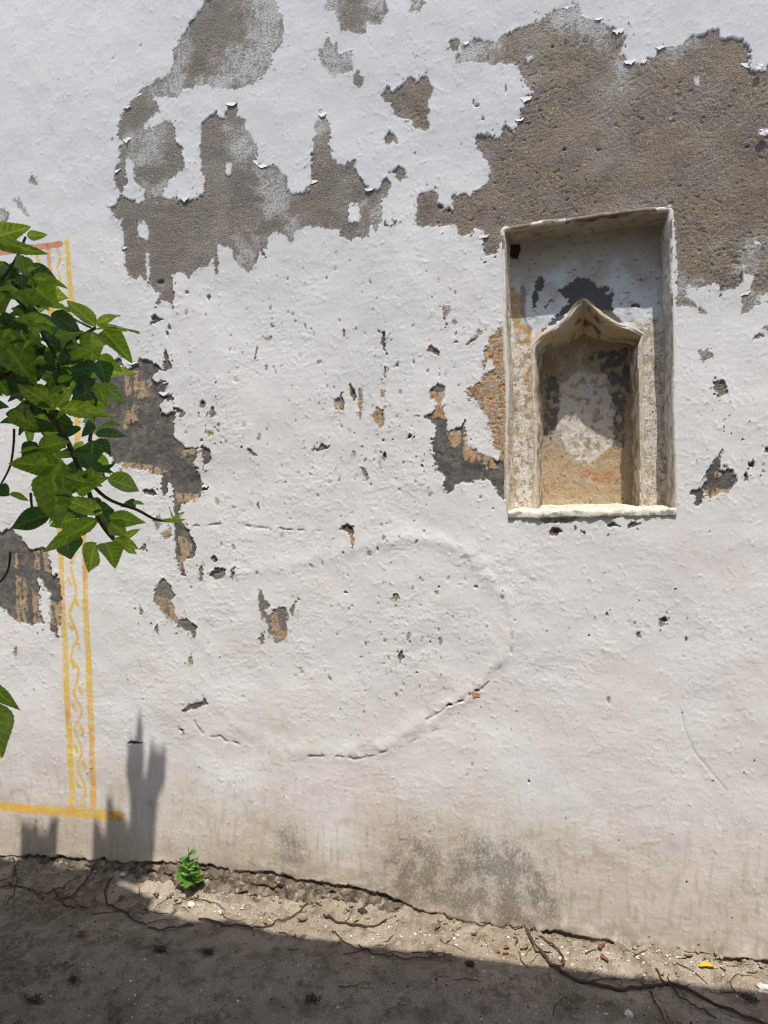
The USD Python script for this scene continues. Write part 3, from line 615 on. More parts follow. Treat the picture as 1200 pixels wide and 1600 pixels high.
def along(P):
    """lengths round and into a tube-like surface, so that its pattern is not sheared"""
    S = np.zeros(P.shape[:2]); D = np.zeros(P.shape[:2])
    S[:, 1:] = np.cumsum(np.linalg.norm(np.diff(P[len(P) // 2], axis=0), axis=1))[None, :]
    D[1:] = np.cumsum(np.linalg.norm(np.diff(P, axis=0), axis=2), axis=0)
    return S, D
def loft(outline, profile, seed, step=.004, amp=.003):
    """outline: closed (x, z) loop; profile: (grow outwards, y). Returns a tube surface facing inwards."""
    L = resample(np.vstack([outline, outline[:1]]), step)
    t = np.gradient(L, axis=0); t /= np.linalg.norm(t, axis=1, keepdims=True)
    nrm = np.stack([t[:, 1], -t[:, 0]], 1)
    nrm = ndimage.gaussian_filter1d(nrm, 2, axis=0, mode='wrap'); nrm /= np.linalg.norm(nrm, axis=1, keepdims=True)
    if np.sum((L[:, 0] - L[:, 0].mean()) * nrm[:, 0] + (L[:, 1] - L[:, 1].mean()) * nrm[:, 1]) < 0: nrm = -nrm
    Pr = resample(profile, step)
    P = np.zeros((len(Pr), len(L), 3))
    P[..., 0] = L[None, :, 0] + nrm[None, :, 0] * Pr[:, None, 0]
    P[..., 1] = Pr[:, None, 1]
    P[..., 2] = L[None, :, 1] + nrm[None, :, 1] * Pr[:, None, 0]
    w = ss(-.01, .01, Pr[:, 1])[:, None]
    j = (fb3(P, .06, seed) - .5) * amp * 1.6 + (fb3(P, .010, seed + 5, 3) - .5) * amp
    S_, D_ = along(P); j = (FB(S_, D_, .07, seed, 4) - .5) * amp * 2.2 + (FB(S_, D_, .014, seed + 5, 3) - .5) * amp * 1.2
    wob = (FB(L[:, 0], L[:, 1], .30, seed + 20, 2) - .5) * .022 + (FB(L[:, 0], L[:, 1], .012, seed + 24, 2) - .5) * .0022
    j = j * w + wob[None, :]
    P[..., 0] += j * nrm[None, :, 0]; P[..., 2] += j * nrm[None, :, 1]; P[..., 1] += (fb3(P, .05, seed + 9, 4) - .5) * .006 * (1 - w * .8)
    return P

def facing(P, f, n, inside):
    """flip so that normals point towards the point inside"""
    c = P.reshape(-1, 3)
    if np.mean(np.sum((np.asarray(inside) - c) * n, axis=1)) < 0: return f[:, ::-1], -n
    return f, n

niche_c = ((NX0 + NX1) / 2, -.2, (NZ0 + NZ1) / 2)
rc = .008
rc = .012
box_out = np.array(shapely.box(NX0 + rc, NZ0 + rc, NX1 - rc, NZ1 - rc).buffer(rc).exterior.coords)[:-1]
Pn = loft(box_out, [(.020, .010), (.011, .0025), (.005, -.0012), (.001, -.0008), (-.002, .003), (-.004, .010), (-.007, .06), (-.012, ND + .006)], 200)
v_, f_, n_ = grid_mesh(Pn); f_, n_ = facing(Pn, f_, n_, niche_c)
px_, py_, pz_ = v_.T; S_, D_ = along(Pn); S_, D_ = S_.ravel(), D_.ravel()
a_ = np.empty((len(v_), 3)); a_[:] = (.64, .60, .535)
depth_w = ss(.0, .02, py_)
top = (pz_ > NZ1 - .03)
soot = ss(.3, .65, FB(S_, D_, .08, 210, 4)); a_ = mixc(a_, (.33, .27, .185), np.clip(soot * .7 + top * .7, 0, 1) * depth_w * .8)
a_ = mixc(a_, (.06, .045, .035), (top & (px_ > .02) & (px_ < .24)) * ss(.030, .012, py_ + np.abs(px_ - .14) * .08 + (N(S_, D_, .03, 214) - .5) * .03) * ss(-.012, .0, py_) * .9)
a_ = mixc(a_, (.40, .29, .17), (px_ < NX0 + .02) * ss(.45, .65, FB(S_, D_, .05, 216, 4)) * ss(1.95, 1.7, pz_) * .8)
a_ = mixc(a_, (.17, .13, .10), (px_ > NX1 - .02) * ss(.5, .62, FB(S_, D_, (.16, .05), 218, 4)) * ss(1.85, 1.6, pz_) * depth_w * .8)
a_ = mixc(a_, (.70, .68, .64), ss(.004, -.004, py_) * .7)
chip = ss(.44, .52, FB(S_, D_, .06, 219, 6) + .06 * top - .03) * ss(.008, .002, py_) * ((pz_ > 2.36) | ((px_ > .2) & (pz_ > 2.16))); a_ = mixc(a_, (.24, .19, .14), chip)
grim = ss(.44, .60, FB(S_, D_, .05, 221, 6)) * depth_w; a_ = mixc(a_, (.42, .34, .23), grim * .55)
grim2 = ss(.58, .66, FB(S_, D_, .03, 222, 5)) * depth_w; a_ = mixc(a_, (.16, .12, .085), grim2 * .6)
lowd = ss(1.62, 1.5, pz_); a_ = mixc(a_, (.55, .48, .36), lowd * .6)
niche = xf('niche', wall); tag(stage.GetPrimAtPath(niche), 'rectangular sunk niche with dirty white sides')
raw('niche_sides', v_, f_, n_, WALL, niche, {'alb': a_, 'bare': np.full(len(v_), .35)})

# the arched opening, drawn on the back of the niche
IN_D = 0.15
arch_px = [(836,778),(837,700),(836,620),(834,556),(836,540),(848,526),(868,514),(888,497),(900,481),(912,470),(924,480),(940,495),(962,508),(988,516),(1004,524),(999,540),(998,560),(1000,640),(1001,700),(1000,778)]
arch = plane(arch_px, ND)
arch[:, 1] = np.where(arch[:, 1] < NZ0 + .06, NZ0 - .006, arch[:, 1])
archP = Polygon(arch)
bx = np.linspace(NX0 - .004, NX1 + .004, 180); bz = np.linspace(NZ0 - .004, NZ1 + .006, 330)
BX, BZ = np.meshgrid(bx, bz)
RN = Raster(NX0 - .05, NX1 + .05, NZ0 - .05, NZ1 + .05, .0012)
def sdn(polys, y, amp=.6):
    d = RN.sd(RN.mask([plane(p, y) for p in polys]))
    return lambda a, b: RN.get(d, a, b) + rag(a, b, 2) * amp
BY = ND + (FB(BX, BZ, .15, 220, 3) - .5) * .006 + (FB(BX, BZ, .03, 223, 3) - .5) * .004
dA = RN.get(RN.sd(RN.mask([archP])), BX, BZ)
BY = BY - np.exp(-np.maximum(0, -dA) / .012) * .006
bxv, bzv = BX.ravel(), BZ.ravel()
ba = np.empty((len(bxv), 3)); ba[:] = (.62, .655, .68)
ba = mixc(ba, (.45, .405, .32), ss(2.20, 2.40, bzv + (FB(bxv, bzv, .08, 230, 4) - .5) * .3) * .9)
ba = mixc(ba, (.33, .28, .20), ss(.55, .75, FB(bxv, bzv, .05, 233, 3)) * .35)
low = ss(2.16, 2.10, bzv + (N(bxv, bzv, .05, 235) - .5) * .08)
ba = mixc(ba, (.68, .64, .56), low * .8)
d = sdn([[(798,448),(815,455),(817,500),(830,515),(832,560),(834,700),(820,700),(815,560),(803,520),(796,480)]], ND)(bxv, bzv)
ba = mixc(ba, (.48, .32, .15), ss(-.002, .004, d) * ss(.36, .50, FB(bxv, bzv, .04, 238, 5)))
sp = ss(.44, .54, FB(bxv, bzv, (.025, .05), 240, 5, .6)) * low; ba = mixc(ba, (.50, .37, .22), sp * .8)
ba = mixc(ba, (.30, .27, .22), low * ss(.56, .64, FB(bxv, bzv, (.02, .06), 241, 5)) * .6)
ba = mixc(ba, (.70, .68, .64), low * ss(.46, .56, FB(bxv, bzv, .03, 243, 5)) * .75)
ba = mixc(ba, (.20, .15, .10), low * ss(.64, .70, FB(bxv, bzv, .012, 246, 4)) * .8)
dk = [[(873,452),(890,440),(912,429),(925,437),(933,448),(955,448),(948,458),(957,458),(960,490),(975,506),(958,506),(940,500),(925,488),(912,474),(900,476),(880,495),(862,510),(846,519),(860,500),(888,474),(880,462)],
      [(830,483),(832,455),(842,430),(852,436),(845,455),(838,480)],[(850,480),(862,462),(865,468),(853,483)],[(996,434),(1003,434),(1002,440)],[(985,474),(1000,476),(1000,480),(986,480)]]
d = sdn(dk, ND, .8)(bxv, bzv); dkw = ss(-.001, .003, d)
ba = mixc(ba, (.105, .110, .115), dkw)
d = sdn([[(795,375),(810,374),(813,388),(808,404),(797,402),(793,390)]], ND, .5)(bxv, bzv); hole = ss(-.002, .003, d)
d = sdn([[(812,448),(820,446),(822,500),(833,515),(826,516),(814,490)]], ND, .5)(bxv, bzv); ba = mixc(ba, (.22, .21, .20), ss(-.002, .003, d) * .8)
ba = mixc(ba, (.11, .075, .055), hole)
scr = ss(.66, .72, FB(bxv, bzv, (.03, .012), 250, 4)) * .6; ba = mixc(ba, (.16, .14, .11), scr)
BYf = BY.ravel() + dkw * .003 + hole * .02
Pb = np.stack([bxv, BYf, bzv], 1).reshape(len(bz), len(bx), 3)
v_, f_, n_ = grid_mesh(Pb); f_, n_ = facing(Pb, f_, n_, niche_c)
ctr = v_[f_].mean(1)
inA = RN.get(RN.sd(RN.mask([archP])), ctr[:, 0], ctr[:, 2]) > .0035
v_, f_, n_, p_ = sub(v_, f_, n_, {'alb': ba, 'bare': np.clip(low * .7 + dkw * .3, 0, 1)}, ~inA)
raw('back_panel', v_, f_, n_, WALL, niche, p_, label='bluish white back of the niche with dark and ochre flaking')

# the recess behind the arch: rounded lip, then sides that close in towards the back
L = resample(np.vstack([arch, arch[:1]]), .004)
cA = np.array([archP.centroid.x, archP.centroid.y]); zb = arch[:, 1].min()
# the inner outline: lower under the arch, a little narrower
L2 = L.copy(); L2[:, 0] = cA[0] + .004 + (L[:, 0] - cA[0]) * .93
apex = ss(arch[:, 1].max() - .17, arch[:, 1].max(), L[:, 1]); L2[:, 1] = zb + (L[:, 1] - zb) * (1 - .10 * apex) 
t = np.gradient(L, axis=0); t /= np.linalg.norm(t, axis=1, keepdims=True); nrm = np.stack([t[:, 1], -t[:, 0]], 1)
nrm = ndimage.gaussian_filter1d(nrm, 2, axis=0, mode='wrap')
if np.sum((L - cA) * nrm) < 0: nrm = -nrm
prof = [(1.4, 0.0, .008), (1.0, 0, -.002), (.5, 0, -.007), (.05, 0.0, -.007), (-.15, .02, -.001)] + [(-.3, .04 + .96 * (k / 30) ** .8, .004 + (IN_D + .004) * k / 30) for k in range(1, 31)]
PA = np.zeros((len(prof), len(L), 3))
for k, (g, s_, dy) in enumerate(prof):
    q = L * (1 - s_) + L2 * s_ + nrm * g * .011
    PA[k, :, 0], PA[k, :, 2], PA[k, :, 1] = q[:, 0], q[:, 1], ND + dy
S_, D_ = along(PA)
w = ss(0, .02, PA[..., 1] - ND + .004)
j = (FB(S_, D_, .12, 260, 3) - .5) * .022 + (FB(S_, D_, .014, 263, 3) - .5) * .005; w = np.maximum(w, .6)
PA[..., 0] += j * nrm[None, :, 0] * w; PA[..., 2] += j * nrm[None, :, 1] * w; PA[..., 1] += (FB(S_, D_, .03, 266, 4) - .5) * .012 * (1 - w * .6)
S_, D_ = S_.ravel(), D_.ravel(); v_, f_, n_ = grid_mesh(PA); f_, n_ = facing(PA, f_, n_, (cA[0], ND - .1, cA[1]))
a_ = np.empty((len(v_), 3)); a_[:] = (.52, .43, .30)
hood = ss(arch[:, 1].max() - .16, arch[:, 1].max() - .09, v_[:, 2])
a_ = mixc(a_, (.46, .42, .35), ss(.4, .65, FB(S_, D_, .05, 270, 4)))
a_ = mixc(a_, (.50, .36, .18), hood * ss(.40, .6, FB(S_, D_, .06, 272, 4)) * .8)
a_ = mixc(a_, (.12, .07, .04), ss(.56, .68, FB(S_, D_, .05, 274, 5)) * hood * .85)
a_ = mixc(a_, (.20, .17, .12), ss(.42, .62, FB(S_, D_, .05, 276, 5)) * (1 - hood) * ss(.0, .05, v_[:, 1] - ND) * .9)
a_ = mixc(a_, (.62, .58, .50), ss(.008, -.006, v_[:, 1] - ND) * (1 - hood * .7) * .6)
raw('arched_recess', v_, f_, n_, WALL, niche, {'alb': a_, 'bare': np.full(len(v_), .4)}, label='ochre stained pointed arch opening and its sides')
# its back
yb = ND + IN_D
rx = np.linspace(L2[:, 0].min() - .02, L2[:, 0].max() + .02, 110); rz = np.linspace(zb - .02, L2[:, 1].max() + .02, 170)
RX, RZ = np.meshgrid(rx, rz); rxv, rzv = RX.ravel(), RZ.ravel()
ra = np.empty((len(rxv), 3)); ra[:] = (.40, .335, .245)
ra = mixc(ra, (.40, .30, .18), ss(.4, .65, FB(rxv, rzv, .07, 280, 3)))
ra = mixc(ra, (.46, .43, .38), ss(.5, .7, FB(rxv, rzv, .05, 283, 3)) * .8)
for pl, c, s_ in (([[(853,585),(872,590),(878,640),(862,690),(850,680)],[(930,548),(980,545),(985,600),(975,640),(955,600),(940,585)],[(950,600),(978,620),(975,720),(955,690)],[(915,555),(935,552),(925,568)]], (.15, .15, .145), 1.0),
                  ([[(876,600),(905,578),(948,585),(960,640),(960,685),(942,716),(913,732),(884,704),(870,668)]], (.60, .575, .54), .9),
                  ([[(850,705),(880,697),(905,735),(945,705),(980,700),(980,780),(850,780)]], (.47, .36, .23), .9),
                  ([[(905,735),(960,738),(955,755),(912,752)]], (.48, .27, .15), .5)):
    d = sdn(pl, yb, s_)(rxv, rzv); ra = mixc(ra, c, ss(-.002, .004, d) * ss(.36, .48, FB(rxv, rzv, .03, 286, 5)))
ra = mixc(ra, (.56, .47, .33), ss(zb + .07, zb + .01, rzv) * .7)
ra = mixc(ra, (.12, .10, .08), ss(.68, .78, FB(rxv, rzv, .02, 288, 3)) * .7)
RY = yb + (FB(rxv, rzv, .06, 290, 3) - .5) * .008 + (FB(rxv, rzv, .012, 293, 2) - .5) * .004
Pr = np.stack([rxv, RY, rzv], 1).reshape(len(rz), len(rx), 3)
v_, f_, n_ = grid_mesh(Pr); f_, n_ = facing(Pr, f_, n_, niche_c)
raw('recess_back', v_, f_, n_, WALL, niche, {'alb': ra, 'bare': np.full(len(v_), .5)}, label='shaded back of the arched recess with a white bare middle')
# the sill: a worn cream ledge that stands a little proud
sx = np.linspace(NX0 - .002, NX1 + .004, 190)
pr = resample([(-.004, -.020), (-.007, -.011), (-.008, -.002), (-.007, .007), (-.002, .012), (.03, .013), (ND + .02, .018), (ND + IN_D + .01, .022)], .004)
SX, K = np.meshgrid(sx, np.arange(len(pr)))
PS = np.stack([SX, pr[K, 0], NZ0 - .004 + pr[K, 1]], -1)
nb = (FB(PS[..., 0], PS[..., 1] + PS[..., 2], .05, 300, 3) - .5)
PS[..., 2] += nb * .018 * ss(-.03, .0, pr[K, 1]); PS[..., 1] += (FB(PS[..., 0], PS[..., 1] * 2, .03, 303, 3) - .5) * .012 + (FB(PS[..., 0], PS[..., 0] * 0, .09, 305, 3) - .5) * .014 - np.where(pr[K, 1] < -.015, -.022, 0)
v_, f_, n_ = grid_mesh(PS); f_, n_ = facing(PS, f_, n_, (.08, -.5, NZ0 + .6))
a_ = np.empty((len(v_), 3)); a_[:] = (.70, .63, .50)
a_ = mixc(a_, (.52, .42, .28), ss(.45, .7, FB(v_[:, 0], v_[:, 1], .03, 306, 3)) * ss(.0, .08, v_[:, 1]) * .9)
a_ = mixc(a_, (.70, .67, .62), ss(.01, -.01, v_[:, 1]) * .7)
a_ = mixc(a_, (.30, .28, .25), ss(.56, .62, FB(v_[:, 0], v_[:, 2] * 2 + v_[:, 1], .05, 308, 5)) * ss(.012, -.002, v_[:, 1]) * .9)
a_ = mixc(a_, (.20, .15, .10), ss(.60, .68, FB(v_[:, 0], v_[:, 1], .02, 309, 4)) * ss(.03, .06, v_[:, 1]) * .6)
raw('sill', v_, f_, n_, WALL, niche, {'alb': a_, 'bare': np.full(len(v_), .3)}, label='worn cream ledge along the bottom of the niche')

# a loose flake of whitewash on the bare cement
def flake(px, py, r, seed):
    rg = np.random.default_rng(seed); c = at(px, py); s = np.linalg.norm(at(px + 1, py) - c) * r
    k = 9; an = np.linspace(0, 2 * np.pi, k, endpoint=False); rr = rg.uniform(.6, 1.1, k) * s
    ring_ = np.stack([c[0] + np.cos(an) * rr, np.full(k, -.010) + rg.uniform(-.004, .002, k), c[2] + np.sin(an) * rr * .9], 1)
    top_ = ring_.copy(); top_[:, 1] -= .003
    vv = np.vstack([ring_, top_, [[c[0], -.004, c[2]]], [[c[0], -.014, c[2]]]])
    ff = []
    for i in range(k):
        j2 = (i + 1) % k; ff += [[i, j2, 2 * k], [k + j2, k + i, 2 * k + 1], [i, k + i, k + j2], [i, k + j2, j2]]
    return trimesh.Trimesh(vv, ff, process=False)
FLK = plain('flake_white', (.58, .575, .57), .9, .06, 60.0)
for i, (a, b, r) in enumerate([(1192, 208, 9), (1184, 108, 7), (886, 46, 3), (1160, 420, 4)]):
    put('paint_flake', flake(a, b, r, i), FLK, wall, smooth=False)

gzs, gxs = np.gradient(sdb.reshape(X.shape), zs, xs)
edge = np.nonzero((np.abs(sdb) < .0025) & (gzs.ravel() < -.45) & (np.abs(gxs.ravel()) < 1.2) & np.isin(labv, [names.index(q_) + 1 for q_ in ('left_big', 'big_right', 'mid_patch', 'grey_left', 'upper_left')]) & ~((x > NX0 - .05) & (x < NX1 + .05) & (z > NZ0 - .05) & (z < NZ1 + .05)) & (x > -2.4) & (x < .7) & (z > .3) & (z < 3.6))[0]
rf = np.random.default_rng(21); taken = []
for e in rf.permutation(edge):
    if len(taken) >= 34: break
    p0 = V[e]
    if any(abs(p0[0] - t_[0]) + abs(p0[2] - t_[2]) < .04 for t_ in taken): continue
    taken.append(p0); wd, hg, lift_ = rf.uniform(.008, .026), rf.uniform(.008, .020), rf.uniform(.0010, .0034)
    k_ = 6; u_ = np.linspace(-1, 1, k_); top_ = np.stack([p0[0] + u_ * wd, np.full(k_, p0[1] - .0005), p0[2] + .006 + rf.uniform(-.002, .004, k_)], 1)
    mid_ = top_ + np.stack([rf.uniform(-.002, .002, k_), np.full(k_, -lift_ * .35), -hg * .5 * (1 - .4 * u_ ** 2)], 1)
    low_ = top_ + np.stack([rf.uniform(-.003, .003, k_), -lift_ * (1 - .3 * u_ ** 2), -hg * (1 - .7 * u_ ** 2) * rf.uniform(.6, 1.1, k_)], 1)
    fr_ = np.vstack([top_, mid_, low_]); vv = np.vstack([fr_, fr_ + [0, .0016, 0]]); ff = []; nf = 3 * k_
    for r_ in range(2):
        for c_ in range(k_ - 1):
            a = r_ * k_ + c_; ff += [[a, a + k_, a + k_ + 1], [a, a + k_ + 1, a + 1], [nf + a, nf + a + k_ + 1, nf + a + k_], [nf + a, nf + a + 1, nf + a + k_ + 1]]
    for c_ in range(k_ - 1):
        a = 2 * k_ + c_; ff += [[a, nf + a, nf + a + 1], [a, nf + a + 1, a + 1]]
    for r_ in range(2):
        for c_ in (0, k_ - 1):
            a = r_ * k_ + c_; ff += [[a, nf + a, nf + a + k_], [a, nf + a + k_, a + k_]]
    put('paint_flake', trimesh.Trimesh(vv, ff, process=False), FLK, wall, smooth=40)

# ------------------------------------------------------------------ the ground
gx = np.concatenate([-np.geomspace(2.62, 70, 34)[::-1], np.arange(-2.6, .95, .0055), np.geomspace(.97, 70, 36)])
gy = np.concatenate([-np.geomspace(.98, 70, 36)[::-1], np.arange(-.97, .03, .0055)])
GX, GY = np.meshgrid(gx, gy); ax_, ay_ = GX.ravel(), GY.ravel()
near = ss(4, 1.2, np.hypot(ax_, ay_ * 1.3))
gz = (FB(ax_, ay_, .35, 310, 3) - .5) * .03 * near + (FB(ax_, ay_, .05, 313, 3) - .5) * .012 * near + (FB(ax_, ay_, .014, 316, 3, .6) - .5) * .006 * near
gz += np.exp(-np.maximum(0, -ay_ - .03) / .05) * .025 * ss(.2, -.6, ax_) * near
litter = ss(.45, .62, FB(ax_, ay_, .12, 320, 3) + ss(-1.45, -1.95, ax_) * .25 - .12)
gz += litter * ss(.5, .7, FB(ax_, ay_, .02, 323, 2)) * .010 * near
clod = ss(.60, .72, FB(ax_, ay_, .045, 324, 4)); gz += clod * .009 * near
gz += np.exp(-np.maximum(0, -ay_ - .01) / .03) * .02 * ss(.4, .6, FB(ax_, ay_, .12, 325, 3)) * near
gcol = np.empty((len(ax_), 3)); gcol[:] = (.46, .39, .305)
gcol = mixc(gcol, (.36, .295, .22), ss(.35, .65, FB(ax_, ay_, .25, 326, 4)))
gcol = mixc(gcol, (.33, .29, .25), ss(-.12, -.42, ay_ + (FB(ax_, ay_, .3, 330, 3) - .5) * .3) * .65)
gcol = mixc(gcol, (.15, .115, .08), litter * .6 * ss(.35, .6, FB(ax_, ay_, .025, 333, 3)))
gcol = mixc(gcol, (.45, .40, .32), ss(.68, .75, FB(ax_, ay_, .012, 336, 3)) * .6)
gcol = mixc(gcol, (.19, .15, .11), clod * .45)
gcol = mixc(gcol, (.20, .16, .115), ss(.54, .66, FB(ax_, ay_, .06, 341, 5)) * .45)
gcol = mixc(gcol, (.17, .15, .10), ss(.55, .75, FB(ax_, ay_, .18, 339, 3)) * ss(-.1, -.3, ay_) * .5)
GP = np.stack([ax_, ay_, gz], 1).reshape(len(gy), len(gx), 3)
v_, f_, n_ = grid_mesh(GP); f_, n_ = facing(GP, f_, n_, (0, 0, 50))
raw('ground', v_, f_, n_, SOIL, '/World', {'alb': gcol, 'bare': np.full(len(v_), .9)}, kind='structure')
def ground_z(a, b):
    i = np.clip(np.searchsorted(gx, a), 1, len(gx) - 1); j = np.clip(np.searchsorted(gy, b), 1, len(gy) - 1)
    return float(GP[j, i, 2])
def on_ground(px, py, lift=0.0):
    p = ground_at(px, py); p[2] = ground_z(p[0], p[1]) + lift; return p

# ------------------------------------------------------------------ tubes, sticks, vines
def tube(P, r, k=6):
    P = np.asarray(P, float); n = len(P)
    r = np.broadcast_to(r, n); T = np.gradient(P, axis=0); T /= np.maximum(np.linalg.norm(T, axis=1, keepdims=True), 1e-9)
    up = np.array([0, 0, 1.0]) if abs(T[0, 2]) < .9 else np.array([1.0, 0, 0])
    vv = []
    for i in range(n):
        a = np.cross(T[i], up); a /= max(np.linalg.norm(a), 1e-9); b = np.cross(a, T[i])
        an = np.linspace(0, 2 * np.pi, k, endpoint=False)
        vv.append(P[i] + r[i] * (np.cos(an)[:, None] * a + np.sin(an)[:, None] * b))
    vv = np.vstack(vv + [P[:1], P[-1:]]); ff = []
    for i in range(n - 1):
        for j in range(k):
            a, b = i * k + j, i * k + (j + 1) % k; ff += [[a, b, b + k], [a, b + k, a + k]]
    for j in range(k):
        ff += [[n * k, (j + 1) % k, j], [n * k + 1, (n - 1) * k + j, (n - 1) * k + (j + 1) % k]]
    return trimesh.Trimesh(vv, ff, process=False)
def smooth_path(P, k=6):
    P = np.asarray(P, float); t = np.arange(len(P)); q = np.linspace(0, len(P) - 1, (len(P) - 1) * k + 1)
    from scipy.interpolate import PchipInterpolator
    return np.stack([PchipInterpolator(t, P[:, c])(q) for c in range(3)], 1)

BARK = plain('dry_vine_bark', (.075, .053, .038), .9, .4, 50.0, .002, 300.0)
TWIG = plain('dry_twig_bark', (.10, .07, .05), .9, .45, 60.0)
PALE = plain('pale_stick_bark', (.30, .22, .14), .9, .35, 60.0)
rnd = random.Random(11)
vines = [([(-10,1392),(30,1388),(62,1400),(90,1392),(120,1378)], 2.6, 'dry root running along the shaded litter at the far left'),
         ([(20,1350),(26,1372),(22,1398),(8,1420)], 2.2, 'thin dark root hanging down at the left corner of the wall foot'),
         ([(150,1362),(132,1385),(112,1402),(88,1412)], 2.4, 'dark root slanting down from the wall foot left of the jagged shadow'),
         ([(272,1420),(300,1410),(330,1416),(352,1428)], 1.8, 'thin dry stalk lying just under the green weed'),
         ([(560,1480),(600,1498),(660,1502),(705,1496)], 2.0, 'thin dark root lying in the shade below the middle strip'),
         ([(170,1385),(168,1415),(195,1428),(218,1445),(245,1454),(280,1450),(305,1446)], 3.2, 'dry brown vine curving through the shade left of the green weed'),
         ([(85,1395),(95,1408),(112,1420),(138,1421)], 3.0, 'short dark root at the left foot of the wall under the painted border'),
         ([(312,1437),(350,1448),(400,1453),(440,1444),(475,1425),(498,1405),(501,1392)], 3.0, 'dry vine bowing along the sunlit edge from the weed to the wall'),
         ([(506,1438),(530,1446),(560,1452),(585,1452),(604,1446)], 3.6, 'thick short dark stick on the sunlit strip in the middle'),
         ([(690,1440),(720,1450),(760,1456),(805,1460),(822,1464)], 2.6, 'thin dry vine lying against the crack at the wall foot'),
         ([(822,1464),(845,1490),(870,1515),(910,1536),(965,1550),(1020,1545),(1055,1543),(1100,1560),(1145,1582),(1215,1606)], 5.2, 'long thick dry vine looping across the right side of the ground'),
         ([(830,1464),(855,1475),(875,1492),(882,1508),(868,1512)], 2.8, 'thin tendril curling beside the start of the long vine'),
         ([(1025,1518),(1040,1540),(1065,1562),(1090,1577),(1120,1590)], 2.6, 'thin vine crossing the long vine near the right edge'),
         ([(1015,1555),(1025,1575),(1040,1600),(1044,1625)], 2.4, 'thin dark vine running down to the bottom edge on the right'),
         ([(520,1457),(540,1474),(560,1486),(586,1488)], 2.2, 'thin curved twig at the edge of the shade under the short stick')]
for pts, w, lb in vines:
    P = smooth_path([on_ground(a, b) for a, b in pts], 8)
    for q in P:
        q[2] = ground_z(q[0], q[1]) + .004 + .006 * abs(math.sin(q[0] * 23))
        q += np.array([math.sin(q[1] * 140 + q[0] * 90), math.cos(q[0] * 110), 0]) * .003
    r = w * .00115 * (1 - .35 * np.linspace(0, 1, len(P)))
    put('dry_vine', tube(P, r, 7), BARK, '/World', smooth=60, label=lb, cat='vine')

def twig(px, py, ln, ang, r, lb, mat, grp):
    c = ground_at(px, py); n = 6; P = []
    bend = rnd.uniform(-.8, .8)
    for i in range(n):
        t_ = i / (n - 1) - .5; a = ang + bend * t_
        q = c[:2] + np.array([math.cos(a), math.sin(a)]) * t_ * ln + np.array([rnd.uniform(-1, 1), rnd.uniform(-1, 1)]) * ln * .03
        if q[1] > -.012: q[1] = -.012
        P.append([q[0], q[1], ground_z(q[0], q[1]) + r * .8 + rnd.uniform(0, .004)])
    put('twig', tube(P, np.linspace(r, r * .55, n), 5), mat, '/World', smooth=60, label=lb, cat='twig', group=grp)
ORD = 'first second third fourth fifth sixth seventh eighth ninth tenth eleventh twelfth thirteenth fourteenth fifteenth sixteenth seventeenth eighteenth nineteenth'.split()
def nth(k):
    if k < 19: return ORD[k]
    t_, u_ = divmod(k + 1, 10); tens = ['', '', 'twent', 'thirt', 'fort', 'fift', 'sixt', 'sevent']
    return tens[t_] + ('ieth' if u_ == 0 else 'y-' + ORD[u_ - 1])
tw = []
for k in range(84):
    px = rnd.uniform(0, 1190); base = np.interp(px, [0, 300, 650, 1200], [1362, 1405, 1452, 1512])
    lit_edge = np.interp(px, [0, 180, 420, 755, 1200], [1350, 1385, 1456, 1500, 1549])
    py = min(1598, base + abs(rnd.gauss(0, 1)) * 55 + 4)
    if px < 330 and k % 3: py = base + rnd.uniform(0, 45)
    tw.append((px, py, int(py > lit_edge)))
tw.sort()
cnt = [0, 0]
for px, py, shade in tw:
    q = nth(cnt[shade]); cnt[shade] += 1
    twig(px, py, rnd.uniform(.03, .12), rnd.gauss(.15, .7), rnd.uniform(.0009, .0022),
         f"dry twig on the {'shaded' if shade else 'sunlit'} soil, {q} from the left of those", TWIG if rnd.random() < .75 else PALE, f"twigs on the {'shaded' if shade else 'sunlit'} soil")
twig(1085, 1476, .09, .05, .0028, 'pale straight stick lying against the wall foot near the right', PALE, None)

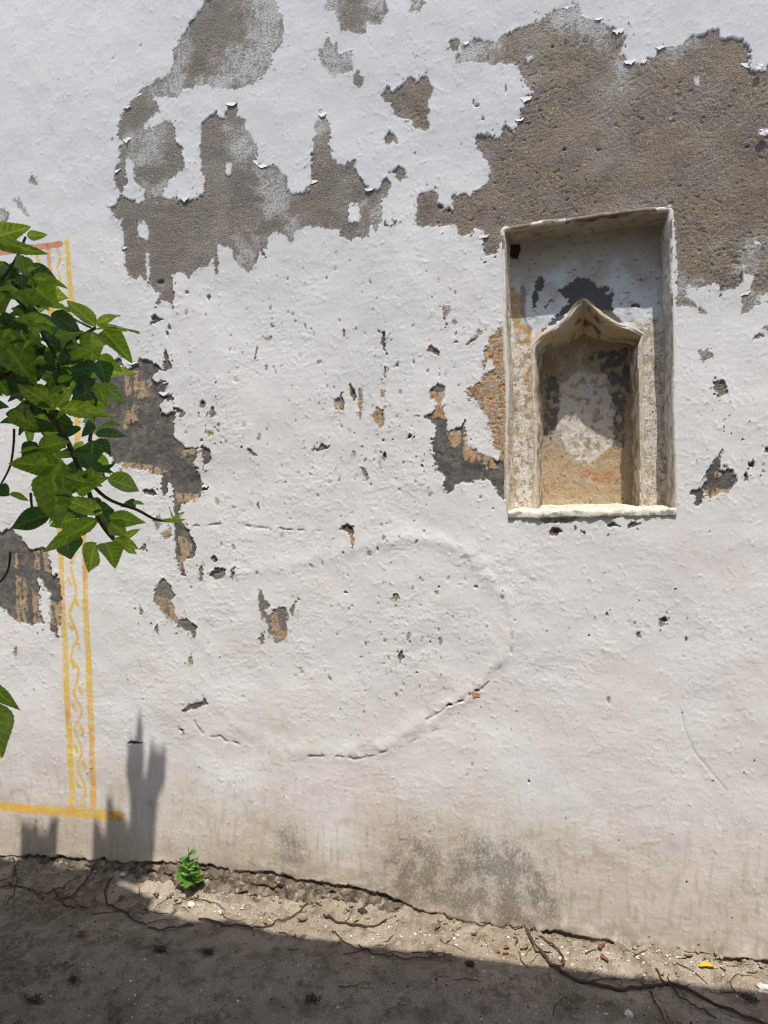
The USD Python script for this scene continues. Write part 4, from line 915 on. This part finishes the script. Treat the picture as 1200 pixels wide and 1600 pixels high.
# dark clumps of rotten leaves
CLUMP = plain('rotten_leaf', (.085, .065, .05), .95, .5, 80.0)
def clump(px, py, s, lb, seed):
    rg = np.random.default_rng(seed); c = on_ground(px, py); parts = []
    T = xf('leaf_clump', '/World', c); tag(stage.GetPrimAtPath(T), lb, 'leaf clump')
    for k in range(46):
        a = rg.uniform(0, 6.28); d0 = rg.uniform(0, .95) * s; l = rg.uniform(.15, .5) * s
        st = np.array([math.cos(a) * d0, math.sin(a) * d0 * .6, rg.uniform(.0, .008)])
        b = rg.uniform(0, 6.28); e = st + np.array([math.cos(b) * l, math.sin(b) * l * .6, rg.uniform(-.003, .006)])
        mid = (st + e) / 2 + [rg.uniform(-.1, .1) * s, rg.uniform(-.1, .1) * s, rg.uniform(.0, .008)]
        parts.append(tube(smooth_path([st, mid, e], 4), rg.uniform(.0007, .0018), 4))
    put('stalks', trimesh.util.concatenate(parts), CLUMP, T, smooth=60)
    for k in range(5):
        n = 7; a = np.linspace(0, 2 * np.pi, n, endpoint=False); rr = rg.uniform(.25, .55, n) * s * .8
        off = rg.uniform(-.4, .4, 2) * s
        top_ = np.stack([off[0] + np.cos(a) * rr, off[1] * .6 + np.sin(a) * rr * .5, rg.uniform(.002, .016, n)], 1)
        cc = top_.mean(0) + [0, 0, .008]; bot = top_ - [0, 0, .003]
        vv = np.vstack([top_, bot, [cc], [cc - [0, 0, .003]]]); ff = []
        for i in range(n):
            j2 = (i + 1) % n; ff += [[i, j2, 2 * n], [n + j2, n + i, 2 * n + 1], [i, n + i, n + j2], [i, n + j2, j2]]
        put('dead_leaf', trimesh.Trimesh(vv, ff, process=False), CLUMP, T, smooth=False)
clump(252, 1489, .035, 'dark flat clump of rotten stalks in the shade, left of the round clump', 1)
clump(325, 1493, .030, 'round dark clump of rotten leaves in the shade below the weed', 2)
clump(1168, 1562, .030, 'dark clump of rotten leaves beside the long vine at the right edge', 3)
clump(55, 1565, .035, 'elongated dark rotten leaf near the bottom left corner', 4)
clump(115, 1537, .022, 'small dark bits of rotten stalk on the shaded soil at lower left', 5)
clump(490, 1565, .026, 'dark twiggy clump on the shaded soil at bottom middle', 6)
clump(567, 1437, .022, 'dark crumpled clump on the sunlit strip beside the thick short stick', 7)
clump(735, 1512, .018, 'little dark clump at the edge of the shade in the middle', 8)

# dry leaves, chips and pebbles
def dry_leaf(px, py, l, w, ang, mat, name, lb, cat, grp=None, curl=.3):
    c = on_ground(px, py, .004); n = 8; vv, ff = [], []
    for i in range(n + 1):
        t_ = i / n; hw = w * math.sin(math.pi * min(1, t_ * .92 + .04)) ** .8
        for s_ in (-1, 0, 1):
            zz = curl * l * (t_ - .5) ** 2 * 1.6 + abs(s_) * hw * (.3 + 1.1 * curl) + rnd.uniform(-.12, .12) * w
            vv.append([(t_ - .5) * l + rnd.uniform(-.05, .05) * l, s_ * hw * rnd.uniform(.6, 1.1) + curl * w * math.sin(t_ * 4), zz])
    nv = len(vv); vv = np.array(vv); ca, sa = math.cos(ang), math.sin(ang)
    vv = np.stack([vv[:, 0] * ca - vv[:, 1] * sa, vv[:, 0] * sa + vv[:, 1] * ca, vv[:, 2]], 1)
    vv = np.vstack([vv, vv - [0, 0, .0012]])
    for i in range(n):
        for s_ in range(2):
            a = i * 3 + s_; q = [a, a + 3, a + 4, a + 1]
            ff += [[q[0], q[1], q[2]], [q[0], q[2], q[3]], [nv + q[2], nv + q[1], nv + q[0]], [nv + q[3], nv + q[2], nv + q[0]]]
    put(name, trimesh.Trimesh(vv + c, ff, process=False), mat, '/World', smooth=40, label=lb, cat=cat, group=grp)
YELM = plain('yellow_leaf', (.62, .36, .02), .6, .2, 50.0)
dry_leaf(1105, 1516, .05, .014, .3, YELM, 'fallen_leaf', 'bright yellow fallen leaf on the sunlit soil at right', 'leaf')
DRYM = [plain('dry_leaf_brown', (.16, .095, .055), .85, .35, 60.0), plain('dry_leaf_tan', (.30, .21, .125), .85, .3, 60.0), plain('dry_leaf_rust', (.20, .095, .05), .85, .35, 60.0)]
dl = []
for k in range(40):
    px = rnd.choice([rnd.uniform(0, 250), rnd.uniform(250, 600), rnd.uniform(600, 1195)]); base = np.interp(px, [0, 300, 650, 1200], [1362, 1402, 1452, 1514])
    dl.append((px, min(1595, base + abs(rnd.gauss(0, 1)) * (45 if px < 250 else 16) + 2)))
dl.sort()
for k, (px, py) in enumerate(dl):
    dry_leaf(px, py, rnd.uniform(.016, .042), rnd.uniform(.005, .011), rnd.uniform(0, 6.28), rnd.choice(DRYM), 'dry_leaf', f'curled brown dry leaf in the litter along the wall foot, {nth(k)} from the left', 'leaf', 'dry leaves along the wall foot', rnd.uniform(.1, .8))
CHIP = plain('plaster_chip', (.55, .53, .49), .9, .15, 80.0)
ICO = trimesh.creation.icosphere(1, 1.0); ICV, ICF = np.array(ICO.vertices), np.array(ICO.faces)
def stone(c, r, seed):
    rg = np.random.default_rng(seed); v = ICV * rg.uniform(.6, 1.3, (len(ICV), 1))
    v = v * np.array([1, rg.uniform(.6, 1), rg.uniform(.35, .6)]) * r; a = rg.uniform(0, 6.28)
    v = np.stack([v[:, 0] * math.cos(a) - v[:, 1] * math.sin(a), v[:, 0] * math.sin(a) + v[:, 1] * math.cos(a), v[:, 2]], 1)
    return trimesh.Trimesh(v + c, ICF, process=False)
chips = [(299,1417,.016,'flat white plaster chip on the sunlit soil below the weed'),(193,1378,.014,'pale blue white chip in the shade at the wall foot'),(1193,1545,.020,'white scrap at the right edge of the frame'),(982,1588,.014,'white chip on the shaded soil near the bottom right'),
         (775,1440,.016,'pale plaster lump stuck in the crack at the wall foot'),(204,1534,.006,'tiny white chip alone on the shaded soil at left'),(345,1432,.008,'small white chip right of the weed on the sunlit edge'),(380,1420,.007,'small pale chip on the sunlit soil between two vines')]
for i, (a, b, r, lb) in enumerate(chips): put('plaster_chip', stone(on_ground(a, b, r * .2), r, i), CHIP, '/World', smooth=25, label=lb, cat='plaster chip')
peb, pebd, crumbs = [], [], []
for k in range(2200):
    px = rnd.uniform(-20, 1220); base = np.interp(px, [0, 300, 650, 1200], [1362, 1402, 1452, 1514])
    py = base + 2 + rnd.random() ** 1.6 * (1605 - base)
    r = rnd.choice([.0013, .0016, .002, .0026, .0036]) * (1 if k % 14 else 1.8); c_ = on_ground(px, py, r * .2)
    t_ = rnd.random()
    (peb if t_ < .28 else pebd if t_ < .80 else crumbs).append(stone(c_, r, 100 + k))
for k in range(170):                                                    # bits fallen from the wall, heaped along its foot
    px = rnd.uniform(-20, 1200); base = np.interp(px, [0, 300, 650, 1200], [1352, 1392, 1446, 1508])
    r = rnd.choice([.003, .005, .007, .010]); pebd.append(stone(on_ground(px, base + rnd.uniform(-2, 9), r * .3), r, 3000 + k))
for k in range(80):                                                     # flat chips of fallen whitewash on the lit strip
    px = rnd.uniform(230, 1200); base = np.interp(px, [0, 300, 650, 1200], [1362, 1404, 1454, 1516])
    peb.append(stone(on_ground(px, base + abs(rnd.gauss(0, 1)) * 18, .0006), rnd.uniform(.003, .007), 5000 + k))
put('dark_crumbs', trimesh.util.concatenate(crumbs), CLUMP, '/World', smooth=False, label='scattered dark crumbs of rotten leaf on the soil', cat='leaf litter', kind='stuff')
put('pale_grit', trimesh.util.concatenate(peb), CHIP, '/World', smooth=25, label='scattered tiny pale chips and grit on the soil', cat='grit', kind='stuff')
put('brown_grit', trimesh.util.concatenate(pebd), plain('brown_pebble', (.27, .22, .16), .9, .35, 90.0), '/World', smooth=25, label='scattered small brown crumbs of soil', cat='grit', kind='stuff')

# ------------------------------------------------------------------ leaves
def leaf_mat(name, col, trans, rough=.36):
    c = np.array(col)
    return usdkit.material(stage, f'/World/Looks/{name}', {
        'uv': ('attribute', {'attribute': 'st_leaf'}), 'sep': ('separate_xyz', {}), 'g': ('geometry', {}),
        'n': ('noise_texture', {'scale': 60.0, 'detail': 4.0, 'roughness': .65}),
        'r': ('rgb_ramp', {'ramp': [(.25, tuple(c * .55)), (.75, tuple(c * 1.40))]}),
        'vein': ('rgb_ramp', {'ramp': [(0.0, (0, 0, 0)), (1.0, (1, 1, 1))]}),
        'mv': ('mix_color', {'blend_type': 'mix', 'b': tuple(np.minimum(c * 2.1 + .03, 1))}),
        'bp': ('bump', {'strength': 1.0, 'distance': .0016, 'invert': True}),
        'p': ('principled_bsdf', {'roughness': rough, 'specular_ior_level': .55}),
        'tm': ('mix_color', {'blend_type': 'multiply', 'fac': 1.0, 'use_clamp': False, 'b': tuple(np.array(trans) / c)}), 't': ('translucent_bsdf', {}), 'm': ('mix_closure', {'fac': .42})},
        [('g.position', 'n.vector'), ('n.fac', 'r.fac'), ('r.color', 'mv.a'), ('uv.color', 'sep.vector'), ('sep.x', 'mv.fac'), ('mv.result', 'p.base_color'), ('mv.result', 'tm.a'), ('tm.result', 't.color'),
         ('sep.y', 'bp.height'), ('bp.normal', 'p.normal'), ('p.BSDF', 'm.closure1'), ('t.BSDF', 'm.closure2')], surface='m.closure')
LEAF = [leaf_mat('leaf_dark', (.045, .10, .035), (.06, .16, .02)), leaf_mat('leaf_mid', (.125, .225, .035), (.34, .54, .03)), leaf_mat('leaf_light', (.26, .40, .05), (.52, .72, .06))]

def leaf_geo(l, w, fold, droop, serr, seed, nu=22, nv=6):
    """ovate toothed leaf along +x, up +z; primvar: vein, relief"""
    rg = np.random.default_rng(seed); vv, at_ = [], []
    for i in range(nu + 1):
        t_ = i / nu; prof_ = (math.sin(math.pi * t_ ** .72) ** .9) * (1 - .25 * t_) if 0 < t_ < 1 else .0
        hw = .5 * w * prof_ * 1.12 * (1 + .10 * math.sin(t_ * 7 + seed)) + .0004
        tooth = 1 + serr * (.5 - ((t_ * 11) % 1.0)) * (1 if .12 < t_ < .95 else 0)
        for j in range(-nv, nv + 1):
            s_ = j / nv; y_ = s_ * hw * (tooth if abs(j) == nv else 1)
            side = (t_ * 7 - abs(s_) * 1.1) % 1.0
            vein = max(math.exp(-(s_ * 9) ** 2), .55 * math.exp(-((side - .5) * 7) ** 2)) if abs(s_) < .97 else 0
            zz = abs(s_) * hw * fold - droop * l * t_ ** 2 + .022 * l * math.sin(t_ * 7 + s_ * 2.5 + seed) - (.012 * l * math.exp(-((side - .5) * 6) ** 2)) * (abs(s_) < .95) + .5 * hw * fold * .3 * math.sin(s_ * 2)
            vv.append([t_ * l, y_, zz]); at_.append([vein * .8, vein, 0])
    m_ = 2 * nv + 1; idx = np.arange((nu + 1) * m_).reshape(nu + 1, m_)
    f = np.stack([idx[:-1, :-1], idx[1:, :-1], idx[1:, 1:], idx[:-1, 1:]], -1).reshape(-1, 4)
    return np.array(vv), f, np.array(at_), m_, nu + 1
def place_leaf(base, tip, wm, tone, parent, seed, facing_dir, fold=.35, droop=.10, serr=.12, label=None):
    d_ = tip - base; l = np.linalg.norm(d_); d_ = d_ / l
    n_ = facing_dir - np.dot(facing_dir, d_) * d_; n_ /= np.linalg.norm(n_); s_ = np.cross(n_, d_)
    d2 = d_ + n_ * droop; 
    v, f, a, m_, k_ = leaf_geo(l, wm, fold, droop, serr, seed)
    w_ = base + v[:, :1] * d2 + v[:, 1:2] * s_ + v[:, 2:] * n_
    P = w_.reshape(k_, m_, 3); _, _, nn = grid_mesh(P)
    if np.mean(nn @ n_) < 0: nn = -nn
    path = raw('leaf', w_, f, nn, LEAF[tone], parent, {'st_leaf': a}, label=label)

shrub_base = np.array([-1.85, -1.30, 0.0])
shrub = xf('leafy_shrub'); tag(stage.GetPrimAtPath(shrub), 'leafy green shrub reaching in from the left edge in front of the wall', 'shrub')
STEM = plain('green_brown_stem', (.085, .07, .035), .7, .3, 60.0)
rl = np.random.default_rng(77)
DEP = 1.25
L0 = [(-10,372,48,354,30,2),(42,368,74,367,13,2),(-15,374,74,397,24,1),(35,400,40,436,26,1),(0,408,42,487,30,0),(50,434,105,450,20,1),(55,450,94,482,40,1),(45,425,62,417,12,2),(92,486,112,487,18,1),
      (150,510,104,470,24,2),(150,505,188,493,14,2),(152,508,218,520,18,2),(152,514,198,517,16,2),(160,516,207,567,36,1),(145,518,143,570,36,1),(80,490,126,518,30,0),(75,505,28,500,26,1),(-12,520,58,604,66,1),(30,525,66,540,24,1),
      (85,525,132,518,18,1),(60,530,110,548,28,0),(88,637,25,600,28,2),(88,636,114,604,16,2),(92,637,178,653,24,2),(90,640,85,704,46,0),(152,577,110,575,28,0),(152,600,113,628,40,0),(152,598,165,634,24,1),(158,598,196,634,30,1),
      (150,672,188,664,32,1),(150,688,174,713,18,0),(145,688,143,728,34,0),(95,728,13,724,36,1),(85,733,92,822,68,1),(168,748,218,768,40,1),(160,802,92,778,26,2),(170,808,228,817,24,1),(172,815,198,838,28,1),(195,785,212,795,22,0),
      (208,788,226,788,16,2),(152,812,68,862,28,1),(78,803,18,826,38,0),(100,832,110,874,36,0),(150,848,138,895,42,1),(165,848,180,888,34,1),(178,842,216,858,20,2),(185,848,220,826,16,2),(190,850,214,866,14,2),
      (270,815,264,792,9,2),(270,815,288,800,9,2),(270,816,290,812,8,2),(270,815,252,812,9,2),(-6,765,14,775,26,0),(14,772,46,783,15,1),(-25,1065,32,1110,18,1),(-18,1098,3,1184,48,1),
      (60,470,20,455,24,1),(40,560,90,580,30,0),(20,640,60,672,34,1),(110,560,150,548,22,1),(60,700,110,690,28,1),(120,700,150,740,30,0),(110,745,160,760,24,1),(120,770,170,745,22,1),(20,580,60,620,30,0),(95,780,140,800,26,0),(60,630,30,680,34,0)]
def pt(px, py, dd): return deep(px, py, dd)
camdir = lambda p: (CAM - p) / np.linalg.norm(CAM - p)
for i, (a, b, c, d, w, tn) in enumerate(L0):
    d1 = DEP + rl.uniform(-.06, .06) + (.05 if tn == 0 else -.03 if tn == 2 else 0); d2 = d1 + rl.uniform(-.03, .03)
    p, q = pt(a, b, d1), pt(c, d, d2)
    fd = camdir(p) + np.array([0, 0, rl.uniform(.1, .9)]) + rl.normal(0, .3, 3)
    big_ = w > 30
    place_leaf(p, q, w * d1 / F * rl.uniform(.88, 1.08), tn, shrub, i, fd, fold=rl.uniform(.15, .5), droop=rl.uniform(.0, .16), serr=.22 if not big_ else .14,
               label=None)
# the leaves behind, that fill the bush
body = Polygon([(-60,380),(10,390),(50,430),(90,490),(150,530),(165,590),(150,640),(150,680),(150,720),(150,770),(175,820),(140,840),(100,800),(75,750),(25,650),(10,640),(-60,660)])
k = 0
while k < 230:
    a, b = rl.uniform(-70, 190), rl.uniform(370, 860)
    if not body.contains(shapely.geometry.Point(a, b)): continue
    k += 1; ln = rl.uniform(24, 58); an = rl.uniform(0, 6.28); d1 = DEP + rl.uniform(.05, .34)
    p, q = pt(a, b, d1), pt(a + math.cos(an) * ln, b + abs(math.sin(an)) * ln * .8, d1 + rl.uniform(-.04, .04))
    fd = camdir(p) + np.array([0, 0, rl.uniform(.3, 1.4)]) + rl.normal(0, .45, 3)
    place_leaf(p, q, ln * rl.uniform(.40, .62) * d1 / F, int(rl.choice([0, 1, 2], p=[.50, .38, .12])), shrub, 300 + k, fd, rl.uniform(.2, .6), rl.uniform(0, .2), .1)
k = 0
while k < 80:                                                           # small young leaves in front
    a, b = rl.uniform(-20, 185), rl.uniform(385, 860)
    if not body.contains(shapely.geometry.Point(a, b)): continue
    k += 1; ln = rl.uniform(18, 40); an = rl.uniform(-.5, 3.6); d1 = DEP - rl.uniform(.0, .10)
    p, q = pt(a, b, d1), pt(a + math.cos(an) * ln, b + math.sin(an) * ln * .8, d1 + rl.uniform(-.03, .03))
    fd = camdir(p) * .6 + np.array([0, 0, rl.uniform(.3, 1.3)]) + rl.normal(0, .5, 3)
    place_leaf(p, q, ln * rl.uniform(.36, .55) * d1 / F, int(rl.choice([0, 1, 2], p=[.2, .4, .4])), shrub, 900 + k, fd, rl.uniform(.4, .9), rl.uniform(0, .25), .18)
stems = [([(-80,640),(20,580),(90,545),(150,512)], 4), ([(-80,560),(30,600),(100,680),(135,760),(160,820),(195,856)], 5), ([(135,745),(170,780),(215,797),(245,812),(270,815)], 3), ([(60,500),(66,520),(85,555),(100,600)], 3.5),
         ([(60,480),(55,440),(35,400)], 3), ([(-60,480),(0,440),(40,370)], 3), ([(22,670),(18,720),(0,760),(-20,800)], 2), ([(16,862),(14,885),(4,905),(-30,925)], 2.2), ([(48,770),(52,800),(75,804)], 2.2), ([(100,700),(88,640)], 3), ([(140,690),(155,600)], 3), ([(-60,1040),(-30,1070),(-18,1100)], 3)]
for P, w in stems:
    Q = smooth_path([pt(a, b, DEP + .05) for a, b in P], 6)
    put('stem', tube(Q, w * .0011 * np.linspace(1.1, .7, len(Q)), 6), STEM, shrub, smooth=60)
e1, e2, e3 = pt(-80, 640, DEP + .05), pt(-80, 560, DEP + .05), pt(-60, 1040, DEP + .05)
e4 = pt(-60, 480, DEP + .05)
fork = np.array([-1.42, -1.28, 1.15])
put('trunk', trimesh.util.concatenate([tube(smooth_path([shrub_base, shrub_base + [.1, .02, .5], fork], 6), np.linspace(.022, .014, 13), 8), tube(smooth_path([fork, (fork + e1) / 2 + [-.06, 0, .02], e1], 6), .008, 7),
    tube(smooth_path([fork, (fork + e2) / 2 + [-.1, 0, .08], e2], 6), .009, 7), tube(smooth_path([shrub_base + [.1, .02, .5], (shrub_base + e3) / 2 + [.05, 0, .3], e3], 6), .006, 7), tube(smooth_path([fork, (fork + e4) / 2 + [-.12, 0, .1], e4], 6), .007, 7)]), STEM, shrub, smooth=60)

# the green weed at the wall foot
wb = ground_at(301, 1398); wb[1] = min(wb[1], -.035); wb[2] = ground_z(wb[0], wb[1])
weed = xf('green_weed'); tag(stage.GetPrimAtPath(weed), 'small bright green weed growing at the foot of the wall', 'weed')
WL = leaf_mat('weed_leaf', (.15, .27, .05), (.32, .50, .07)); WL2 = leaf_mat('weed_leaf_dark', (.09, .22, .04), (.16, .36, .04))
rw_ = np.random.default_rng(9)
for s in range(3):
    hgt = (.185, .15, .12)[s]; lean = np.array([(-.006, .035, -.042)[s], -.010, 0])
    P = smooth_path([wb, wb + lean * .5 + [0, 0, hgt * .5], wb + lean + [0, 0, hgt]], 6)
    put('stem', tube(P, np.linspace(.0022, .0012, len(P)), 5), STEM, weed, smooth=60)
    for k in range(13 if s == 0 else 9):
        t_ = rw_.uniform(.25, 1.0); p = P[int(t_ * (len(P) - 1))]; a = k * 2.4 + rw_.uniform(-.4, .4)
        l = rw_.uniform(.022, .078) * (1.15 - .5 * t_)
        q = p + np.array([math.cos(a) * l, -abs(math.sin(a)) * l * .8, rw_.uniform(-.25, .55) * l])
        n0 = len(LEAF); LEAF.append(WL if rw_.random() < .65 else WL2)
        place_leaf(p, q, l * .68, n0, weed, 700 + s * 20 + k, np.array([0, -.6, 1.0]) + rw_.normal(0, .3, 3), .3, .1, .12)

# ------------------------------------------------------------------ behind the photographer: the neighbour's porch roof, whose edge shades the lane
edge_px = [(150,1368),(190,1386),(240,1404),(230,1418),(290,1436),(330,1441),(365,1438),(420,1456),(500,1468),(590,1482),(665,1487),(755,1500),(860,1509),(973,1526),(1115,1541),(1200,1549),(1300,1560)]
HR = 2.95
eg = np.array([ground_at(a, b) for a, b in edge_px])[:, :2]
eg = eg + SUN[:2] / SUN[2] * HR
eg = np.vstack([[(-5.5, eg[0, 1] + .02)], eg, [(3.5, eg[-1, 1] - .04)]])
rp = np.random.default_rng(4)
plan = Polygon(list(map(tuple, eg)) + [(3.5, -5.0), (-5.5, -5.0)])
porch = xf('porch'); tag(stage.GetPrimAtPath(porch), 'concrete porch of the house across the lane behind the viewer', 'porch')
roofm = trimesh.creation.extrude_polygon(plan, .09, engine='earcut'); roofm.apply_translation([0, 0, HR - .09])
CONC = plain('porch_concrete', (.38, .36, .33), .9, .2, 5.0)
put('roof_slab', roofm, CONC, porch, smooth=False)
put('house_wall', trimesh.creation.box(bounds=[(-5.5, -5.2, 0), (3.5, -4.95, 3.6)]), PLAINW, porch, smooth=False)
for a in (-5.2, 3.2):
    c = trimesh.creation.cylinder(.09, HR - .09, sections=16); c.apply_translation([a, -2.2, (HR - .09) / 2]); put('post', c, PLAINW, porch)
# broken boards that stand up along the roof edge and throw the jagged shadow
TB = 1.32
boards = [[(195,1378),(203,1290),(203,1230),(197,1195),(202,1147),(206,1162),(209,1152),(212,1160),(212,1150),(216,1116),(220,1114),(224,1142),(223,1165),(226,1172),(224,1185),(225,1212),(228,1378)],
          [(222,1378),(225,1218),(230,1195),(234,1170),(238,1150),(242,1172),(246,1165),(249,1176),(252,1168),(258,1156),(257,1176),(261,1180),(256,1192),(259,1210),(253,1225),(246,1240),(243,1300),(238,1378)],
          [(145,1374),(146,1285),(150,1276),(160,1300),(165,1310),(167,1237),(172,1242),(180,1265),(190,1265),(202,1290),(202,1374)],
          [(33,1360),(33,1283),(45,1287),(50,1290),(58,1280),(60,1300),(75,1300),(78,1280),(92,1274),(90,1310),(88,1360)]]
screen = xf('broken_board_screen'); tag(stage.GetPrimAtPath(screen), 'splintered boards on a pole above the porch edge behind the viewer', 'screen')
WOOD = plain('old_board', (.20, .15, .10), .9, .3, 12.0)
for bd in boards:
    pl = Polygon(plane(bd)).buffer(0)
    e_ = trimesh.creation.extrude_polygon(pl, .012, engine='earcut')
    v = np.array(e_.vertices); vv = np.stack([v[:, 0], -v[:, 2], v[:, 1]], 1) + SUN / -SUN[1] * TB
    put('board', trimesh.Trimesh(vv, e_.faces[:, ::-1], process=False), WOOD, screen, smooth=False)
zp = TB * SUN[2] / -SUN[1] - .02
put('pole', tube([(-2.65, -TB - .02, zp), (-1.27, -TB - .02, zp)], .02, 8), WOOD, screen)
for a in (-2.6, -1.5):
    put('bracket', tube([(a, -TB - .02, zp), (a, -TB - .5, HR - .03)], .015, 8), WOOD, screen)
